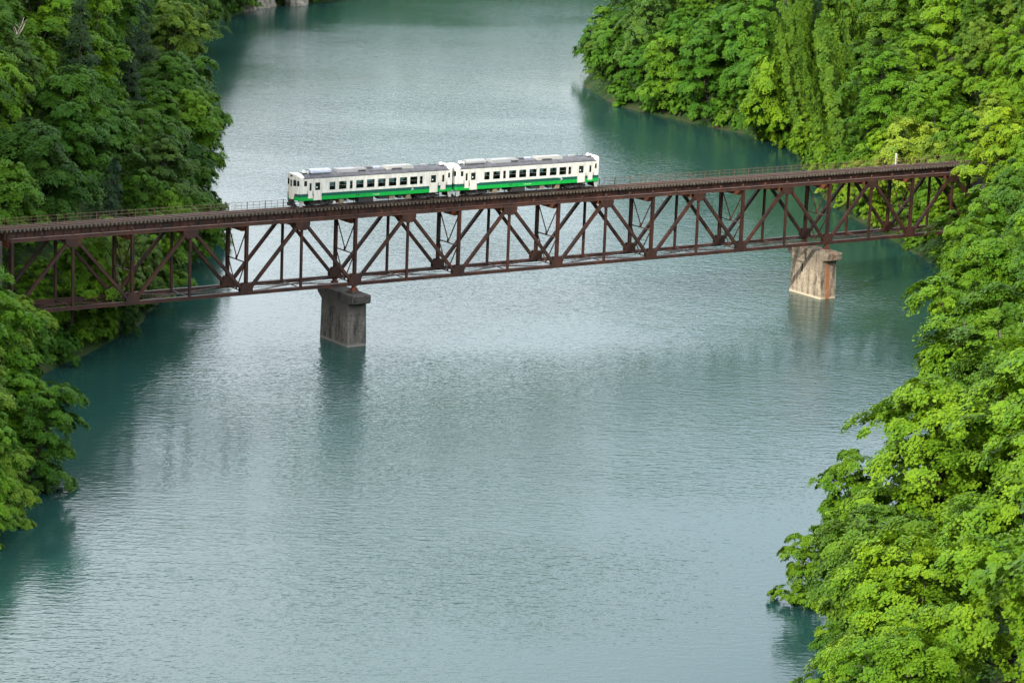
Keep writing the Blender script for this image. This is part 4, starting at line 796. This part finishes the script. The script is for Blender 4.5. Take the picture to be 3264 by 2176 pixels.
for i, (k, x, y, s, r) in enumerate(rows):
    left = DL[i] < DR[i]; d = min(DL[i], DR[i]); far = y > 2.5
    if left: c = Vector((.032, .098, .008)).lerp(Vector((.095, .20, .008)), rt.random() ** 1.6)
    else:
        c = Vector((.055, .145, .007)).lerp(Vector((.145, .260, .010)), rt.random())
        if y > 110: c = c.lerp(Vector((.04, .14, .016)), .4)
    if left and y < 0: c = c.lerp(Vector((.10, .24, .008)), .6)  # near left bank: sunlight put into a lighter yellow-green leaf colour
    hq = rt.random()
    if 97 < x < 98 and -7 < y < -6.5: hq, c = .5, Vector((.17, .27, .012))     # the fresh yellow-green maple over the bridge end
    if hq < .14: c = Vector((c.x * .55, c.y * .62, c.z * 1.1))
    elif hq < .24: c = Vector((c.x * 1.25 + .01, c.y * 1.05, c.z * 2.2))
    if k == 'v': c = Vector((.075, .15, .012))
    if k == 'c': c = Vector((.022, .05, .02))
    tone = 'yellow-green' if c.x / c.y > .57 else ('dark green' if c.y < .12 else ('deep green' if c.y < .19 else 'bright green'))
    row = 'at the water' if d < 7 else ('second row' if d < 16 else ('third row' if d < 27 else 'upper slope'))
    key = (left, far, row, LOOK[k][0], tone)
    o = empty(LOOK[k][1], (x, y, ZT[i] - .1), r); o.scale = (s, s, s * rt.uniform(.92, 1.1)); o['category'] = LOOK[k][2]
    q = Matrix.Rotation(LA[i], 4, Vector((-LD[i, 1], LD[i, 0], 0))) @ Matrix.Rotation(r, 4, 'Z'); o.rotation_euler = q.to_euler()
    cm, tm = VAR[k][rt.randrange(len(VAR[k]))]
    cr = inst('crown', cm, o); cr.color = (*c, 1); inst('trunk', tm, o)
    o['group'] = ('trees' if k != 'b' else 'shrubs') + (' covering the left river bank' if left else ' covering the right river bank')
    sec.setdefault(key, []).append((abs(y - 2.5), o))
for key, lst in sec.items():
    left, far, row, look, tone = key; lst.sort(key=lambda q: q[0]); n = len(lst)
    for i, (d_, o) in enumerate(lst):
        nth = '' if n == 1 else (ordn(i) + ' ')
        rr = {'at the water': 'at water', 'second row': 'second row', 'third row': 'third row', 'upper slope': 'upper slope'}[row]
        o['label'] = '%s %s, %s bank %s bridge, %s%s' % (tone, look, 'left' if left else 'right', 'beyond' if far else 'before', rr, '' if n == 1 else ', %sfrom bridge' % nth)

# undergrowth: shrubs, fern and vine leaves over the slopes
def undergrowth():
    rng = np.random.default_rng(77); n = 42000
    P = np.stack([rng.uniform(-130, 330, n), rng.uniform(-170, 420, n)], 1)
    ins = inside(P, RIV); d = np.minimum(segd(P, LS), segd(P, RS)); ok = (~ins) & (d < 70) & ((rng.random(n) < .4) | (d < 14)) & ~((np.abs(P[:, 1] - CY) < 3.2))
    # keep to the part of the valley the road viewpoint can look at
    v = P - np.array([-163.3, -274.5]); a = np.arctan2(v[:, 0], v[:, 1]); ok &= np.abs(a - .595) < .27
    P = P[ok]; Z = height(P); n = len(P); dd_ = np.minimum(segd(P, LS), segd(P, RS)); C0 = np.c_[P, np.maximum(Z, ZW) + rng.uniform(.15, 1.6, n) + .8 * (dd_ < 5)]
    g = np.stack([height(P + [1, 0]) - Z, height(P + [0, 1]) - Z], 1); D0 = np.c_[-g, np.ones(n)]; D0 /= np.linalg.norm(D0, axis=1)[:, None]
    V = leaves(rng, C0, D0, rng.uniform(.9, 2.1, n) + .5 * (dd_ < 5), 30, .42, thick=.25, droop=.2, upw=.4)
    o = bpy.data.objects.new('undergrowth', mesh_np('undergrowth', V, np.arange(len(V)).reshape(-1, 4), [M_leaf])); col.objects.link(o)
    o.color = (.04, .11, .012, 1); tag(o, 'low leafy undergrowth covering the slopes between the trees', 'undergrowth', kind='stuff'); print('undergrowth', n)
undergrowth()

# bare dead trees and the rocky far shore
def dead_tree(x, y, z, h, lean_, label, seed):
    rnd = random.Random(seed); o = empty('dead_tree', (x, y, z)); tag(o, label, 'dead tree')
    m = MB(); tip = Vector((lean_[0], lean_[1], h)); m.tube([(0, 0, -1), tip * .5 + Vector((.2, 0, 0)), tip * .8], [.22, .17, .12], 8); m.build('trunk', M_dead, o, True)
    m = MB()
    for i in range(4):
        b0 = tip * (.66 + .04 * i); e = b0 + Vector((rnd.uniform(-1.6, 1.6), rnd.uniform(-1, 1), rnd.uniform(.8, 2.2))); m.tube([b0, (b0 + e) / 2 + Vector((.2, 0, .2)), e], [.10, .07, .02], 6)
        m.tube([(b0 + e) / 2, (b0 + e) / 2 + Vector((rnd.uniform(-.8, .8), rnd.uniform(-.8, .8), .9))], [.05, .015], 5)
    m.build('limb', M_dead, o, True)
zz = height(np.array([[-21.7, 47.9], [81.5, -20.5]]))
dead_tree(-21.7, 47.9, zz[0], 12.0, (.4, -.3), 'bare pale dead tree poking out of the left bank crowns', 1)
dead_tree(81.5, -20.5, zz[1], 8.2, (-2.8, 1.5), 'bleached bare branch sticking out of the right bank foliage before the bridge end', 5)
M_rock = simple('shore_rock', (.20, .18, .15), .9, noise=.55, ns=.45, bump=.8)
def rock(x, y, sx, sy, sz, seed, label):
    import bmesh
    from mathutils import noise
    bm = bmesh.new(); bmesh.ops.create_icosphere(bm, subdivisions=4, radius=1)
    for v in bm.verts:
        d = 1 + .35 * noise.noise(v.co * 1.3 + Vector((seed, 0, 0))) + .15 * noise.noise(v.co * 4 + Vector((seed, 3, 0))); v.co = Vector((v.co.x * sx, v.co.y * sy, v.co.z * sz)) * d
        v.co.x = round(v.co.x / 1.1) * .35 + v.co.x * .65
    me = bpy.data.meshes.new('rock_outcrop'); bm.to_mesh(me); bm.free(); me.materials.append(M_rock)
    o = bpy.data.objects.new('rock_outcrop', me); col.objects.link(o); o.location = (x, y, ZW + .2); o.rotation_euler = (0, 0, .6 + seed * .1); tag(o, label, 'rock', 'rock outcrops on the far left shore')
rock(174, 352, 6, 3.2, 5.0, 1, 'grey cliffy rock at the far water edge, nearest the trees')
rock(183, 358, 6, 3, 6.5, 2, 'tall tan rock face at the far water edge, between two others')
rock(196, 363, 8, 3, 4.5, 3, 'long low rock face at the far water edge, farthest right')

# the rest of the wood higher up and along the banks, one continuous canopy
def canopy():
    rng = np.random.default_rng(31); n = 14000
    P = np.stack([rng.uniform(-230, 380, n), rng.uniform(-260, 430, n)], 1)
    ins = inside(P, RIV); d = np.minimum(segd(P, LS), segd(P, RS)); v = P - np.array([-163.3, -274.5]); a = np.abs(np.arctan2(v[:, 0], v[:, 1]) - .595); dist = np.hypot(*v.T)
    out = (a > .235) & (d > 4); hid = (a <= .235) & (d > 16)
    ok = (~ins) & (d < 120) & (out | hid) & (a < .75) & (dist > 95) & (np.abs(P[:, 1] - CY) > 8)
    keep = []; own = PX
    G = {}
    for q in PX: G.setdefault((int(q[0] // 8), int(q[1] // 8)), []).append((q[0], q[1], 7.0))
    for i in np.nonzero(ok)[0]:
        x, y = P[i]; gx, gy = int(x // 8), int(y // 8); r = 5.6 + 2.0 * min(d[i] / 90, 1)
        if any((x - qx) ** 2 + (y - qy) ** 2 < min(r, rr) ** 2 for u in (-1, 0, 1) for w in (-1, 0, 1) for qx, qy, rr in G.get((gx + u, gy + w), ())): continue
        G.setdefault((gx, gy), []).append((x, y, r)); keep.append((x, y, rng.uniform(3.8, 5.6)))
    K = np.array(keep); Z = height(K[:, :2]); m = 34; n = len(K)
    D = rng.normal(size=(n, m, 3)); D[..., 2] = np.abs(D[..., 2]) * .9 - .15; D /= np.linalg.norm(D, axis=2, keepdims=True)
    C0 = np.stack([K[:, 0], K[:, 1], Z + 6.5], 1)[:, None] + D * (K[:, 2, None, None] * np.array([1, 1, 1.05]) * rng.uniform(.7, 1.05, (n, m, 1)))
    V = leaves(rng, C0.reshape(-1, 3), D.reshape(-1, 3), rng.uniform(.8, 1.5, n * m), 26, .50, droop=.3, upw=.9)
    o = bpy.data.objects.new('forest_canopy', mesh_np('forest_canopy', V, np.arange(len(V)).reshape(-1, 4), [M_leaf])); col.objects.link(o); o.color = (.07, .15, .012, 1)
    tag(o, 'continuous green forest canopy covering the upper slopes behind the bank trees', 'forest', kind='stuff'); print('canopy', n)
canopy()
